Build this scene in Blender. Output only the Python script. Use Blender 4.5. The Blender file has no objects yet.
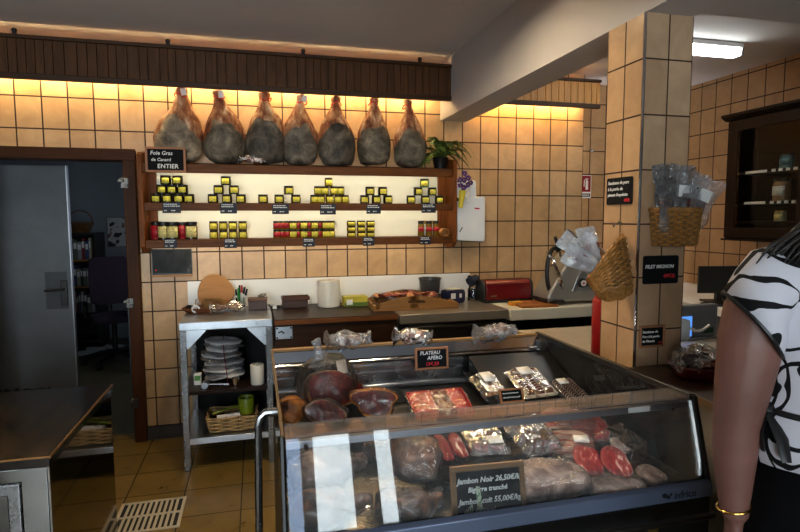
# light levels
LAMP_FASCIA, LAMP_AMBER, LAMP_SHELF, LAMP_CEIL, LAMP_CASE, SCREEN = 64, 80, 26, 14, 30, 1.2
SKY, OFFICE, EXPOSURE, LAMP_SPOT = 14.0, 7, -0.08, 330
import bpy, bmesh, math, random
from mathutils import Vector, Matrix, Euler, noise as mnoise
PI = math.pi
R = math.radians
random.seed(7)
C = bpy.context.scene.collection
sc = bpy.context.scene

# ---------------------------------------------------------------- camera numbers (also used to survey the photograph)
F = 552.97
YAW, PITCH, ROLL = R(14.5553), R(4.9538), R(-.2107)
CAM = Vector((0, 0, 1.55))
_cy, _sy, _cp, _sp, _cr, _sr = math.cos(YAW), math.sin(YAW), math.cos(PITCH), math.sin(PITCH), math.cos(ROLL), math.sin(ROLL)
FW = Vector((_sy*_cp, _cy*_cp, -_sp))
_rt = Vector((_cy, -_sy, 0))
_up = _rt.cross(FW)
RT = _rt*_cr + _up*_sr
UP = -_rt*_sr + _up*_cr
def at(x, y, X=None, Y=None, Z=None):
    """surveyed point of the place: where the sight line through a photo pixel meets a real plane"""
    d = FW*F + RT*(x-400) - UP*(y-266)
    t = (X-CAM.x)/d.x if X is not None else (Y-CAM.y)/d.y if Y is not None else (Z-CAM.z)/d.z
    return CAM + d*t
def sx(px, Y, py=210):
    return at(px, py, Y=Y).x

# ---------------------------------------------------------------- materials
def lin(c):
    return tuple(((v/12.92) if v <= .04045 else ((v+.055)/1.055)**2.4) for v in c)
def rgb(r, g, b):
    return lin((r/255, g/255, b/255)) + (1,)
class NT:
    def __init__(s, name):
        s.m = bpy.data.materials.new(name); s.m.use_nodes = True
        s.t = s.m.node_tree; s.n = s.t.nodes; s.l = s.t.links
        s.b = s.n.get('Principled BSDF'); s.o = s.n.get('Material Output')
    def add(s, kind, **k):
        n = s.n.new(kind)
        for a, v in k.items():
            if hasattr(n, a): setattr(n, a, v)
            else: n.inputs[a].default_value = v
        return n
    def link(s, a, b): s.l.new(a, b)
    def coords(s, scale=(1, 1, 1), loc=(0, 0, 0), rot=(0, 0, 0)):
        tc = s.add('ShaderNodeTexCoord'); mp = s.add('ShaderNodeMapping')
        mp.inputs['Scale'].default_value = scale; mp.inputs['Location'].default_value = loc; mp.inputs['Rotation'].default_value = rot
        s.link(tc.outputs['Object'], mp.inputs['Vector'])
        return mp.outputs['Vector']
    def noise(s, vec, scale=5, detail=4, rough=.6, dist=0):
        n = s.add('ShaderNodeTexNoise'); n.inputs['Scale'].default_value = scale; n.inputs['Detail'].default_value = detail
        n.inputs['Roughness'].default_value = rough; n.inputs['Distortion'].default_value = dist
        s.link(vec, n.inputs['Vector']); return n.outputs['Fac']
    def ramp(s, fac, stops):
        r = s.add('ShaderNodeValToRGB'); e = r.color_ramp.elements
        while len(e) < len(stops): e.new(.5)
        for i, (p, c) in enumerate(stops): e[i].position = p; e[i].color = c
        s.link(fac, r.inputs['Fac']); return r.outputs['Color']
    def mix(s, fac, a, b, blend='MIX'):
        m = s.add('ShaderNodeMix', data_type='RGBA', blend_type=blend)
        for k, v in ((0, fac), (6, a), (7, b)):
            if hasattr(v, 'is_linked') or hasattr(v, 'node'): s.link(v, m.inputs[k])
            else: m.inputs[k].default_value = v
        return m.outputs[2]
    def math(s, op, a, b=0.):
        m = s.add('ShaderNodeMath', operation=op)
        for k, v in ((0, a), (1, b)):
            if hasattr(v, 'node'): s.link(v, m.inputs[k])
            else: m.inputs[k].default_value = v
        return m.outputs[0]
    def bump(s, h, strength=.3, dist=.01):
        b = s.add('ShaderNodeBump'); b.inputs['Strength'].default_value = strength; b.inputs['Distance'].default_value = dist
        s.link(h, b.inputs['Height']); s.link(b.outputs['Normal'], s.b.inputs['Normal']); return b
    def fin(s, col=None, rough=.5, metal=0, spec=.5):
        if col is not None:
            if hasattr(col, 'node'): s.link(col, s.b.inputs['Base Color'])
            else: s.b.inputs['Base Color'].default_value = col
        if hasattr(rough, 'node'): s.link(rough, s.b.inputs['Roughness'])
        else: s.b.inputs['Roughness'].default_value = rough
        s.b.inputs['Metallic'].default_value = metal; s.b.inputs['Specular IOR Level'].default_value = spec
        return s.m
def dark(c, k): return tuple(v*k for v in c[:3]) + (1,)
def plain(name, c, rough=.5, metal=0, var=.18, scale=12, bump=0, spec=.5):
    t = NT(name); v = t.coords(); n = t.noise(v, scale)
    if bump: t.bump(n, bump, .004)
    return t.fin(t.ramp(n, [(.3, dark(c, 1-var)), (.7, dark(c, 1+var*.6))]), rough, metal, spec)
def wood(name, c, axis='X', rough=.45, var=.45, scale=1., spec=.4):
    t = NT(name); s = {'X': (1.2, 14, 14), 'Y': (14, 1.2, 14), 'Z': (14, 14, 1.2)}[axis]
    v = t.coords(tuple(k*scale for k in s)); n = t.noise(v, 2.2, 6, .65, 1.2); n2 = t.noise(v, 9, 3, .6)
    f = t.math('ADD', t.math('MULTIPLY', n, .75), t.math('MULTIPLY', n2, .25))
    t.bump(f, .15, .003)
    return t.fin(t.ramp(f, [(.3, dark(c, 1-var)), (.52, c), (.75, dark(c, 1+var*.6))]), rough, 0, spec)
def emit(name, c, strength):
    t = NT(name); e = t.add('ShaderNodeEmission'); e.inputs['Color'].default_value = c; e.inputs['Strength'].default_value = strength
    t.link(e.outputs[0], t.o.inputs['Surface']); return t.m
def glassy(name, tint=(1, 1, 1, 1), ior=1.5, rough=.0, haze=0., hazecol=(1, 1, 1, 1), bump=0, bscale=30, gain=1.):
    """a clear sheet: Fresnel mirror over a see-through body, with an optional milky share"""
    t = NT(name); t.n.remove(t.b)
    tr = t.add('ShaderNodeBsdfTransparent'); tr.inputs['Color'].default_value = tint
    gl = t.add('ShaderNodeBsdfGlossy'); gl.inputs['Roughness'].default_value = rough
    fr = t.add('ShaderNodeFresnel'); fr.inputs['IOR'].default_value = ior
    body = tr.outputs[0]
    v = t.coords()
    if bump:
        b = t.add('ShaderNodeBump'); b.inputs['Strength'].default_value = bump; b.inputs['Distance'].default_value = .01
        t.link(t.noise(v, bscale, 3, .6, .8), b.inputs['Height'])
        t.link(b.outputs[0], gl.inputs['Normal']); t.link(b.outputs[0], fr.inputs['Normal'])
    if haze:
        df = t.add('ShaderNodeBsdfDiffuse'); df.inputs['Color'].default_value = hazecol
        mx = t.add('ShaderNodeMixShader'); f = t.math('MULTIPLY', t.math('POWER', t.noise(v, bscale*.5, 4, .65, .5), 1.6), haze*2.4)
        t.link(f, mx.inputs[0]); t.link(tr.outputs[0], mx.inputs[1]); t.link(df.outputs[0], mx.inputs[2]); body = mx.outputs[0]
    mx = t.add('ShaderNodeMixShader'); t.link(t.math('MINIMUM', t.math('MULTIPLY', fr.outputs[0], gain), 1.), mx.inputs[0])
    t.link(body, mx.inputs[1]); t.link(gl.outputs[0], mx.inputs[2]); t.link(mx.outputs[0], t.o.inputs['Surface'])
    return t.m
def tiles(name, axis, w, h, ox, oz, c1, c2, grout, mortar=.0048, rough=.32, horiz=False, stain=.25):
    """axis: the horizontal world axis the rows run along; ox/oz: where one joint sits"""
    t = NT(name); tc = t.add('ShaderNodeTexCoord'); sp = t.add('ShaderNodeSeparateXYZ'); t.link(tc.outputs['Object'], sp.inputs[0])
    a = sp.outputs['XYZ'.index(axis)]; b = sp.outputs[1] if horiz else sp.outputs[2]
    cb = t.add('ShaderNodeCombineXYZ')
    t.link(t.math('SUBTRACT', a, ox-40*w), cb.inputs[0]); t.link(t.math('SUBTRACT', b, oz-40*h), cb.inputs[1])
    br = t.add('ShaderNodeTexBrick', offset=0., squash=1.)
    br.inputs['Scale'].default_value = 1; br.inputs['Mortar Size'].default_value = mortar; br.inputs['Mortar Smooth'].default_value = .1
    br.inputs['Brick Width'].default_value = w; br.inputs['Row Height'].default_value = h; br.inputs['Bias'].default_value = 0
    br.inputs['Color1'].default_value = c1; br.inputs['Color2'].default_value = c2; br.inputs['Mortar'].default_value = grout
    t.link(cb.outputs[0], br.inputs['Vector'])
    v = t.coords(); n = t.noise(v, 7, 5, .65, .6)
    col = t.mix(t.math('MULTIPLY', t.math('SUBTRACT', 1., br.outputs['Fac']), 1.), br.outputs['Color'], t.mix(1., br.outputs['Color'], t.ramp(n, [(.3, (1-stain, 1-stain*1.1, 1-stain*1.2, 1)), (.65, (1, 1, 1, 1))]), 'MULTIPLY'))
    hgt = t.math('ADD', t.math('MULTIPLY', t.math('SUBTRACT', 1., br.outputs['Fac']), 1.), t.math('MULTIPLY', n, .12))
    t.bump(hgt, .5, .003)
    rg = t.math('ADD', t.math('MULTIPLY', br.outputs['Fac'], .5), t.math('ADD', rough-.06, t.math('MULTIPLY', n, .16)))
    return t.fin(col, rg, 0, .45)

# ---------------------------------------------------------------- mesh helper
class MB:
    def __init__(s): s.bm = bmesh.new()
    def box(s, c, d, rot=(0, 0, 0), M=None):
        m = Matrix.Translation(c) @ Euler(rot).to_matrix().to_4x4() @ Matrix.Diagonal((d[0], d[1], d[2], 1))
        if M is not None: m = M @ m
        bmesh.ops.create_cube(s.bm, size=1, matrix=m); return s
    def bb(s, a, b):
        return s.box([(a[i]+b[i])/2 for i in range(3)], [abs(b[i]-a[i]) for i in range(3)])
    def loft(s, rings, capa=True, capb=True, closed=False):
        vs = [[s.bm.verts.new(p) for p in r] for r in rings]; n = len(vs[0]); k = len(vs)
        for i in range(k if closed else k-1):
            a, b = vs[i], vs[(i+1) % k]
            for j in range(n):
                try: s.bm.faces.new((a[j], a[(j+1) % n], b[(j+1) % n], b[j]))
                except ValueError: pass
        if not closed:
            if capa: s.bm.faces.new(vs[0][::-1])
            if capb: s.bm.faces.new(vs[-1])
        return s
    def tube(s, pts, r, seg=8, closed=False, caps=True, flat=1., up0=None):
        P = [Vector(p) for p in pts]; n = len(P); rings = []
        rr = r if isinstance(r, (list, tuple)) else [r]*n
        up = None
        for i in range(n):
            if closed: d = P[(i+1) % n]-P[i-1]
            else: d = P[min(i+1, n-1)]-P[max(i-1, 0)]
            if d.length < 1e-9: d = Vector((0, 0, 1))
            d.normalize()
            if up is None:
                up = Vector(up0) if up0 else (Vector((0, 0, 1)) if abs(d.z) < .9 else Vector((1, 0, 0)))
            u = up - d*up.dot(d)
            if u.length < 1e-6: u = d.orthogonal()
            u.normalize(); up = u; w = d.cross(u)
            rings.append([P[i] + (w*math.cos(2*PI*j/seg) + u*math.sin(2*PI*j/seg)*flat)*rr[i] for j in range(seg)])
        return s.loft(rings, caps, caps, closed)
    def cyl(s, a, b, r, r2=None, seg=20):
        return s.tube([a, b], [r, r if r2 is None else r2], seg)
    def lathe(s, prof, seg=24, c=(0, 0, 0), M=None, sxy=(1, 1), fn=None):
        rings = []
        for r, z in prof:
            ring = []
            for j in range(seg):
                t = 2*PI*j/seg
                p = Vector((max(r, 1e-4)*math.cos(t)*sxy[0], max(r, 1e-4)*math.sin(t)*sxy[1], z))
                if fn: p = fn(p, t)
                p = p + Vector(c)
                ring.append(M @ p if M is not None else p)
            rings.append(ring)
        return s.loft(rings)
    def prism(s, poly, y0, y1, M=None):
        """polygon in the XZ plane pushed from y0 to y1"""
        f = (lambda p: M @ Vector(p)) if M is not None else Vector
        return s.loft([[f((x, y0, z)) for x, z in poly], [f((x, y1, z)) for x, z in poly]])
    def sheet(s, fn, nu, nv, thick=0, closeu=False):
        vs = [[s.bm.verts.new(fn(i/nu, j/nv)) for j in range(nv+1)] for i in range(nu if closeu else nu+1)]
        k = len(vs)
        for i in range(k if closeu else k-1):
            for j in range(nv):
                s.bm.faces.new((vs[i][j], vs[(i+1) % k][j], vs[(i+1) % k][j+1], vs[i][j+1]))
        return s
    def ball(s, c, r, seg=14, M=None, fn=None):
        k = seg//2; rx = r if isinstance(r, (tuple, list)) else (r, r, r); rings = []
        for i in range(k+1):
            a = PI*i/k; rings.append([])
            for j in range(seg):
                b = 2*PI*j/seg; q = max(math.sin(a), .02)
                p = Vector((rx[0]*q*math.cos(b), rx[1]*q*math.sin(b), -rx[2]*math.cos(a)))
                if fn: p = fn(p)
                if M is not None: p = M @ p
                rings[-1].append(p + Vector(c))
        return s.loft(rings)
    def build(s, name, mat, parent=None, loc=None, rot=None, smooth=35, bevel=0, seg=2, solid=0, sub=0):
        bmesh.ops.recalc_face_normals(s.bm, faces=s.bm.faces)
        me = bpy.data.meshes.new(name); s.bm.to_mesh(me); s.bm.free()
        me.materials.append(mat)
        me.polygons.foreach_set('use_smooth', [True]*len(me.polygons))
        if smooth < 180: me.set_sharp_from_angle(angle=R(smooth))
        o = bpy.data.objects.new(name, me); C.objects.link(o)
        if parent is not None: o.parent = parent
        if loc is not None: o.location = loc
        if rot is not None: o.rotation_euler = rot
        if solid:
            m = o.modifiers.new('Solidify', 'SOLIDIFY'); m.thickness = solid; m.offset = 0
        if bevel:
            m = o.modifiers.new('Bevel', 'BEVEL'); m.width = bevel; m.segments = seg; m.limit_method = 'ANGLE'; m.angle_limit = R(40)
        if sub:
            m = o.modifiers.new('Subd', 'SUBSURF'); m.levels = sub; m.render_levels = sub
        return o
def tag(o, label, cat, group=None, kind=None):
    o['label'] = label; o['category'] = cat
    if group: o['group'] = group
    if kind: o['kind'] = kind
    return o
def thing(name, label, cat, loc=(0, 0, 0), rz=0, group=None, rot=None):
    o = bpy.data.objects.new(name, None); C.objects.link(o); o.empty_display_size = .05
    o.location = loc; o.rotation_euler = rot if rot else (0, 0, rz)
    return tag(o, label, cat, group)
def struct(o, label=None):
    o['kind'] = 'structure'
    if label: o['label'] = label
    return o
def copy_tree(o, parent=None):
    c = o.copy(); C.objects.link(c)
    if parent is not None: c.parent = parent
    for ch in list(o.children): copy_tree(ch, c)
    return c
def lettering(lines, size, mat, parent, loc, rot=(PI/2, 0, 0), name='lettering', shear=.15, gap=1.05, align='LEFT', depth=.0006, space=1.):
    """chalk writing as a thin mesh standing on its board; lines: list of (x, text[, size])"""
    cu = bpy.data.curves.new(name, 'FONT')
    cu.body = lines; cu.size = size; cu.shear = shear; cu.space_line = gap; cu.align_x = align; cu.extrude = depth; cu.offset = size*.018; cu.space_character = space
    cu.resolution_u = 2
    tmp = bpy.data.objects.new(name+'_tmp', cu); C.objects.link(tmp)
    bpy.context.view_layer.update()
    me = bpy.data.meshes.new_from_object(tmp.evaluated_get(bpy.context.evaluated_depsgraph_get()))
    bpy.data.objects.remove(tmp); bpy.data.curves.remove(cu)
    me.materials.clear(); me.materials.append(mat)
    o = bpy.data.objects.new(name, me); C.objects.link(o); o.parent = parent; o.location = loc; o.rotation_euler = rot
    return o
def jit(p, k, sc_=9., seed=0):
    v = mnoise.noise_vector(Vector(p)*sc_ + Vector((seed*7.3, seed*3.1, seed*5.7)))
    return Vector(p) + v*k
ORD = ['first', 'second', 'third', 'fourth', 'fifth', 'sixth', 'seventh', 'eighth', 'ninth', 'tenth', 'eleventh', 'twelfth']

# ---------------------------------------------------------------- palette
T1, T2, GR = rgb(214, 176, 132), rgb(194, 154, 108), rgb(58, 36, 22)
M = {}
M['tile_back'] = tiles('tile_back', 'X', .1523, .2045, -.863, 1.727, T1, T2, GR)
M['tile_recess'] = tiles('tile_recess', 'X', .1523, .2045, 2.74, 1.727, T1, T2, GR)
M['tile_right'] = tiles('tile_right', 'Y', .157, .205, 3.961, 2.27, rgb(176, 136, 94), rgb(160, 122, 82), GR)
M['tile_pillar_x'] = tiles('tile_pillar_x', 'X', .1047, .2025, 1.392, 1.726, rgb(200, 166, 132), rgb(190, 152, 118), GR, .003)
M['tile_pillar_y'] = tiles('tile_pillar_y', 'Y', .110, .2025, 1.79, 1.726, rgb(212, 172, 130), rgb(202, 160, 118), GR, .0035)
M['tile_floor'] = tiles('tile_floor', 'X', .312, .30, -.740, 3.855, rgb(126, 102, 52), rgb(110, 88, 42), rgb(24, 18, 13), .0035, .28, True, .3)
M['paint_ceiling'] = plain('paint_ceiling', rgb(212, 207, 206), .85, 0, .04, 2)
M['paint_beam'] = plain('paint_beam', rgb(196, 188, 184), .8, 0, .04, 2)
M['paint_shop'] = plain('paint_shop', rgb(118, 116, 116), .85, 0, .05, 2)
M['paint_office'] = plain('paint_office', rgb(138, 146, 154), .85, 0, .06, 2)
M['floor_office'] = wood('floor_office', rgb(92, 84, 62), 'Y', .4, .3, .6)
M['skirting'] = plain('skirting', rgb(72, 62, 56), .4)
M['wood_fascia'] = wood('wood_fascia', rgb(84, 52, 28), 'Z', .55, .6, 1., .2)
M['wood_fascia_rail'] = wood('wood_fascia_rail', rgb(64, 40, 22), 'X', .5, .4, 1., .25)
M['wood_amber'] = wood('wood_amber', rgb(190, 128, 52), 'Z', .45, .3)
M['wood_shelf'] = wood('wood_shelf', rgb(100, 58, 26), 'X', .5, .5, 1., .15)
M['wood_shelf_v'] = wood('wood_shelf_v', rgb(120, 66, 28), 'Z', .5, .5, 1., .15)
M['wood_door'] = wood('wood_door', rgb(66, 36, 15), 'Z', .5, .45, 1., .12)
M['wood_door_x'] = wood('wood_door_x', rgb(66, 36, 15), 'X', .5, .45, 1., .12)
M['wood_dark'] = wood('wood_dark', rgb(36, 22, 14), 'X', .38, .35, 1., .12)
M['wood_black'] = wood('wood_black', rgb(30, 20, 16), 'Z', .45, .3)
M['wood_board'] = wood('wood_board', rgb(172, 118, 62), 'X', .5, .3)
M['wood_tray'] = wood('wood_tray', rgb(150, 104, 54), 'X', .45, .35)
M['wood_frame'] = wood('wood_frame', rgb(166, 112, 76), 'X', .55, .3)
M['wood_frame_v'] = wood('wood_frame_v', rgb(166, 112, 76), 'Z', .55, .3)
M['white_laminate'] = plain('white_laminate', rgb(242, 240, 236), .35, 0, .04, 3)
M['shelf_back'] = plain('shelf_back', rgb(240, 236, 216), .5, 0, .03, 3)
def steel(name, c=(150, 150, 152), rough=.25, axis=(5, 5, 5), metal=1.):
    t = NT(name); v = t.coords(axis); n = t.noise(v, 3, 4, .6)
    
    t.link(t.math('ADD', rough-.08, t.math('MULTIPLY', n, .18)), t.b.inputs['Roughness'])
    return t.fin(t.ramp(n, [(.3, dark(rgb(*c), .8)), (.7, rgb(*c))]), t.math('ADD', rough-.08, t.math('MULTIPLY', n, .18)), metal)
M['steel'] = steel('steel')
M['steel_side'] = plain('steel_side', rgb(120, 114, 108), .05, 1, .04, 3)
M['steel_mirror'] = steel('steel_mirror', (138, 136, 134), .1, (1, 1, 1))
M['steel_top'] = steel('steel_top', (60, 55, 52), .2, (8, 1.5, 8))
M['steel_bright'] = steel('steel_bright', (205, 210, 218), .3)
M['steel_dark'] = steel('steel_dark', (96, 92, 88), .35)
M['chrome'] = plain('chrome', rgb(215, 215, 218), .12, 1, .05)
M['alu'] = plain('alu', rgb(176, 178, 186), .35, 1, .08)
M['band'] = plain('band', rgb(104, 114, 138), .28, .45, .06, 4)
M['black'] = plain('black', rgb(18, 17, 17), .4, 0, .2)
M['black_matt'] = plain('black_matt', rgb(20, 19, 20), .85, 0, .2)
M['grey_plastic'] = plain('grey_plastic', rgb(112, 114, 116), .45)
M['white_plastic'] = plain('white_plastic', rgb(244, 243, 241), .35, 0, .04)
M['slate'] = plain('slate', rgb(18, 18, 20), .85, 0, .3, 20, 0, .2)
M['tag'] = plain('tag', rgb(22, 28, 44), .6, 0, .15, 30)
M['chalk'] = plain('chalk', rgb(235, 235, 232), .9, 0, .06, 60)
M['chalk_red'] = plain('chalk_red', rgb(214, 40, 48), .9, 0, .1, 60)
M['red_plastic'] = plain('red_plastic', rgb(150, 24, 26), .35, 0, .12)
M['red_toaster'] = plain('red_toaster', rgb(112, 24, 28), .25, .2, .12)
M['glass'] = glassy('glass', (.93, .96, .95, 1), 1.5)
M['glass_case'] = glassy('glass_case', (.95, .95, .95, 1), 1.5, .0, .02, (1, 1, 1, 1), 0, 40)
M['glass_edge'] = glassy('glass_edge', (.88, .86, .86, 1), 1.45, .02, .12, (.8, .74, .72, 1), 0, 6, .55)
M['film'] = glassy('film', (.97, .97, .97, 1), 1.5, .06, .03, (.9, .9, .92, 1), .8, 30, .95)
M['film_clear'] = glassy('film_clear', (.98, .98, .98, 1), 1.45, .05, .0, (1, 1, 1, 1), 1., 40, .3)
M['glass_calm'] = glassy('glass_calm', (.9, .92, .92, 1), 1.3, 0, 0, (1, 1, 1, 1), 0, 1, .5)
M['film_milky'] = glassy('film_milky', (.95, .95, .96, 1), 1.5, .10, .22, (.92, .92, .95, 1), .6, 30, 1.1)
M['paper'] = plain('paper', rgb(238, 236, 232), .7, 0, .05, 20)
M['cream'] = plain('cream', rgb(218, 210, 190), .5, 0, .06, 6)
M['ceramic'] = plain('ceramic', rgb(222, 216, 204), .3, 0, .06, 6)
# ================================================================ SETTING
XL, XR_, YB, YF, ZC = -2.8, 3.8, 4.114, -2.2, 2.714
struct(MB().bb((XL-.1, YF-.1, -.1), (XR_+.1, YB+.15, 0)).build('floor', M['tile_floor']))
struct(MB().bb((XL-.1, YF-.1, ZC), (XR_+.1, 4.6, ZC+.1)).build('ceiling', M['paint_ceiling']))
w = MB()
w.bb((XL, YB, 0), (-1.75, YB+.15, ZC)); w.bb((-1.75, YB, 1.975), (-.79, YB+.15, ZC)); w.bb((-.79, YB, 0), (2.64, YB+.15, ZC))
struct(w.build('wall_back', M['tile_back']))
struct(MB().bb((2.49, 4.4, 0), (XR_, 4.55, ZC)).build('wall_recess', M['tile_recess']))
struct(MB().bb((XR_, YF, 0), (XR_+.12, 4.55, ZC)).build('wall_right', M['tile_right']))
struct(MB().bb((XL-.12, YF, 0), (XL, YB+.15, ZC)).build('wall_left', M['paint_shop']))
# the street front behind the photographer: three glazed openings
M['glass_smoked'] = glassy('glass_smoked', (.55, .62, .72, 1), 1.5)
w = MB(); ops = [(-2.3, -.35, .45, 2.35), (.17, .36, .15, 2.2), (.40, .80, .15, 2.2), (.95, 1.17, .15, 2.2)]; xs = XL
for a, b, z0, z1 in ops:
    w.bb((xs, YF-.15, 0), (a, YF, ZC)); w.bb((a, YF-.15, 0), (b, YF, z0)); w.bb((a, YF-.15, z1), (b, YF, ZC)); xs = b
w.bb((xs, YF-.15, 0), (XR_, YF, ZC))
struct(w.build('wall_front', M['paint_shop']))
for i, (a, b, z0, z1) in enumerate(ops):
    f = MB(); t = .035
    f.bb((a, YF-.10, z0), (a+t, YF-.04, z1)); f.bb((b-t, YF-.10, z0), (b, YF-.04, z1)); f.bb((a+t, YF-.10, z0), (b-t, YF-.04, z0+t)); f.bb((a+t, YF-.10, z1-t), (b-t, YF-.04, z1))
    o = struct(f.build('window_%d' % (i+1), M['black']))
    MB().bb((a+t, YF-.072, z0+t), (b-t, YF-.068, z1-t)).build('pane', M['glass'] if i != 1 else M['glass_smoked'], o)
# downstand beams and the pillar that carries them
struct(MB().bb((1.392, YF, 2.294), (1.602, YB, ZC)).build('ceiling_beam', M['paint_beam']))
struct(MB().bb((1.602, 1.15, 2.302), (XR_, 1.775, ZC)).build('ceiling_beam_cross', M['paint_beam']))
struct(MB().bb((.2, 1.0, 2.302), (1.392, 1.66, ZC)).build('ceiling_beam_short', M['paint_beam']))
p = MB()
p.bb((1.392, 1.79, 0), (1.602, 2.01, 2.294))
pil = struct(p.build('pillar', M['tile_pillar_x']))
me = pil.data; me.materials.append(M['tile_pillar_y'])
for f in me.polygons:
    if abs(f.normal.x) > .5: f.material_index = 1
MB().tube([(1.391, 1.789, 0), (1.391, 1.789, 2.293)], .0055, 10).build('corner_trim', M['chrome'], pil)
# skirting
struct(MB().bb((-.775, YB-.012, 0), (2.64, YB, .088)).build('baseboard_back', M['skirting']))
struct(MB().bb((2.64, 4.388, 0), (XR_, 4.4, .088)).build('baseboard_recess', M['skirting']))
# wooden fascia with the strip light behind it
def fascia(name, x0, x1, z0, z1, y, mp, mr, seed, bolts):
    rnd = random.Random(seed)
    base = MB().bb((x0, y, z0+.01), (x1, y+.006, z1-.01)).build(name, mp); struct(base)
    x = x0; pl = MB()
    while x < x1-.02:
        wv = rnd.choice((.055, .062, .07, .048)); e = min(x+wv, x1)
        pl.bb((x+.0015, y-.012, z0+.03), (e-.0015, y, z1-.02)); x = e
    pl.build('plank_panel', mp, base, bevel=.002)
    MB().bb((x0, y-.022, z0), (x1, y+.012, z0+.034)).build('bottom_rail', mr, base, bevel=.004)
    MB().bb((x0, y-.030, z1-.022), (x1, y+.02, z1)).build('top_rail', mr, base, bevel=.004)
    MB().bb((x0, y+.006, z0+.08), (x0+.03, YB if name != 'trim_2' else y+.03, z0+.14)).build('bracket', mr, base)
    MB().bb((x1-.04, y+.006, z0+.08), (x1-.01, YB, z0+.14)).build('bracket', mr, base)
    for bx in bolts:
        MB().cyl((bx, y-.018, z1), (bx, y-.018, z1+.022), .012).ball((bx, y-.018, z1+.024), (.016, .016, .013)).build('bolt', M['black'], base)
    return base
fascia('trim_1', XL, 1.392, 2.392, 2.648, 3.88, M['wood_fascia'], M['wood_fascia_rail'], 3, [sx(px, 3.86, 45) for px in (15, 168, 303, 420)])
fascia('trim_2', 1.602, 2.62, 2.394, 2.612, 3.88, M['wood_amber'], M['wood_fascia_rail'], 5, [])
# doorway to the office: jambs and head, with strike plates
d = MB()
d.bb((-.855, 4.085, 0), (-.772, YB+.16, 2.01)); d.bb((-1.83, 4.085, 0), (-1.75, YB+.16, 2.01)); d.bb((-1.75, 4.085, 1.943), (-.855, YB+.16, 2.01))
fr = struct(d.build('door_1', M['wood_door'], bevel=.006))
MB().bb((-.852, 4.075, 0), (-.775, 4.085, 2.0)).build('architrave', M['wood_door'], fr, bevel=.004)
MB().bb((-1.84, 4.072, 1.94), (-.77, 4.085, 2.016)).build('architrave', M['wood_door_x'], fr, bevel=.004)
for z in (1.79, .98, .28):
    k = MB(); k.bb((-.866, 4.066, z-.034), (-.818, 4.0745, z+.034)); k.bb((-.880, 4.05, z+.004), (-.845, 4.066, z+.024)); k.bb((-.84, 4.055, z-.026), (-.822, 4.066, z-.006))
    k.build('strike_plate', M['steel_dark'], fr, bevel=.003)
# office behind
struct(MB().bb((-3.0, YB+.15, -.1), (-.3, 8.0, 0)).build('floor_office', M['floor_office']))
struct(MB().bb((-3.0, YB+.15, 2.45), (-.3, 8.0, 2.55)).build('ceiling_office', M['paint_office']))
struct(MB().bb((-3.0, 7.8, 0), (-.3, 7.95, 2.45)).build('wall_office_back', M['paint_office']))
struct(MB().bb((-.42, YB+.15, 0), (-.3, 7.8, 2.45)).build('wall_office_right', M['paint_office']))
struct(MB().bb((-3.0, YB+.15, 0), (-2.88, 7.8, 2.45)).build('wall_office_left', M['paint_office']))
# white door leaf open inside, hung on a post, coloured grey for shade
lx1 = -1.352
leafmat = NT('leaf_shade_grey'); v = leafmat.coords(); n = leafmat.noise(v, 3, 5)
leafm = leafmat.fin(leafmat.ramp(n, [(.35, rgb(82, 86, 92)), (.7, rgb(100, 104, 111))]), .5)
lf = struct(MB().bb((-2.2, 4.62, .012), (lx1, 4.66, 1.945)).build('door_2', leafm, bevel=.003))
MB().bb((lx1-.002, 4.618, .012), (lx1+.006, 4.662, 1.945)).build('edge_strip', M['alu'], lf)
hp = MB().box((lx1-.05, 4.612, 1.0), (.045, .012, .19)).build('handle_plate', M['black'], lf, bevel=.003)
MB().tube([(lx1-.05, 4.606, 1.03), (lx1-.05, 4.572, 1.03), (lx1-.14, 4.566, 1.025), (lx1-.165, 4.57, 1.025)], .0085, 8).build('lever', M['steel_dark'], hp)
k = MB(); rnd = random.Random(3)
for i in range(44):
    k.box((-2.12+i*.0135, 4.6185, .265+rnd.uniform(-.012, .012)), (.02, .003, rnd.uniform(.02, .045)), (0, rnd.uniform(-.3, .3), 0))
k.build('scuff_marks', M['black_matt'], lf)
MB().bb((lx1-.175, 4.617, .88), (lx1-.03, 4.62, 1.16)).build('darker_patch', plain('patch', rgb(64, 66, 71), .6), lf)  # darker rectangle on the leaf behind the handle
MB().bb((-2.26, 4.60, 0), (-2.2, 4.68, 2.45)).build('hinge_post', M['paint_office'], lf)
# floor drain
M['drain_metal'] = plain('drain_metal', rgb(196, 186, 168), .4, .3, .1)
g = at(152, 515, Z=0); dx0, dx1, dy0, dy1 = -.742, -.412, 2.86, 3.177
dr = thing('floor_drain', 'rectangular steel slotted floor drain set in the brown tiles', 'drain', ((dx0+dx1)/2, (dy0+dy1)/2, .001))
W_, H_ = dx1-dx0, dy1-dy0
k = MB(); b = .016
k.bb((-W_/2, -H_/2, 0), (W_/2, -H_/2+b, .005)); k.bb((-W_/2, H_/2-b, 0), (W_/2, H_/2, .005)); k.bb((-W_/2, -H_/2+b, 0), (-W_/2+b, H_/2-b, .005)); k.bb((W_/2-b, -H_/2+b, 0), (W_/2, H_/2-b, .005))
k.bb((-W_/2+b, -.008, 0), (W_/2-b, .008, .005))
k.build('frame', M['drain_metal'], dr)
k = MB(); nsl = 11
for i in range(1, nsl):
    x = -W_/2+b + (W_-2*b)*i/nsl
    k.bb((x-.0065, -H_/2+b, .0005), (x+.0065, H_/2-b, .0045))
k.build('grate', M['drain_metal'], dr)
MB().bb((-W_/2+.004, -H_/2+.004, 0), (W_/2-.004, H_/2-.004, .0006)).build('sump', M['black_matt'], dr)
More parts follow.
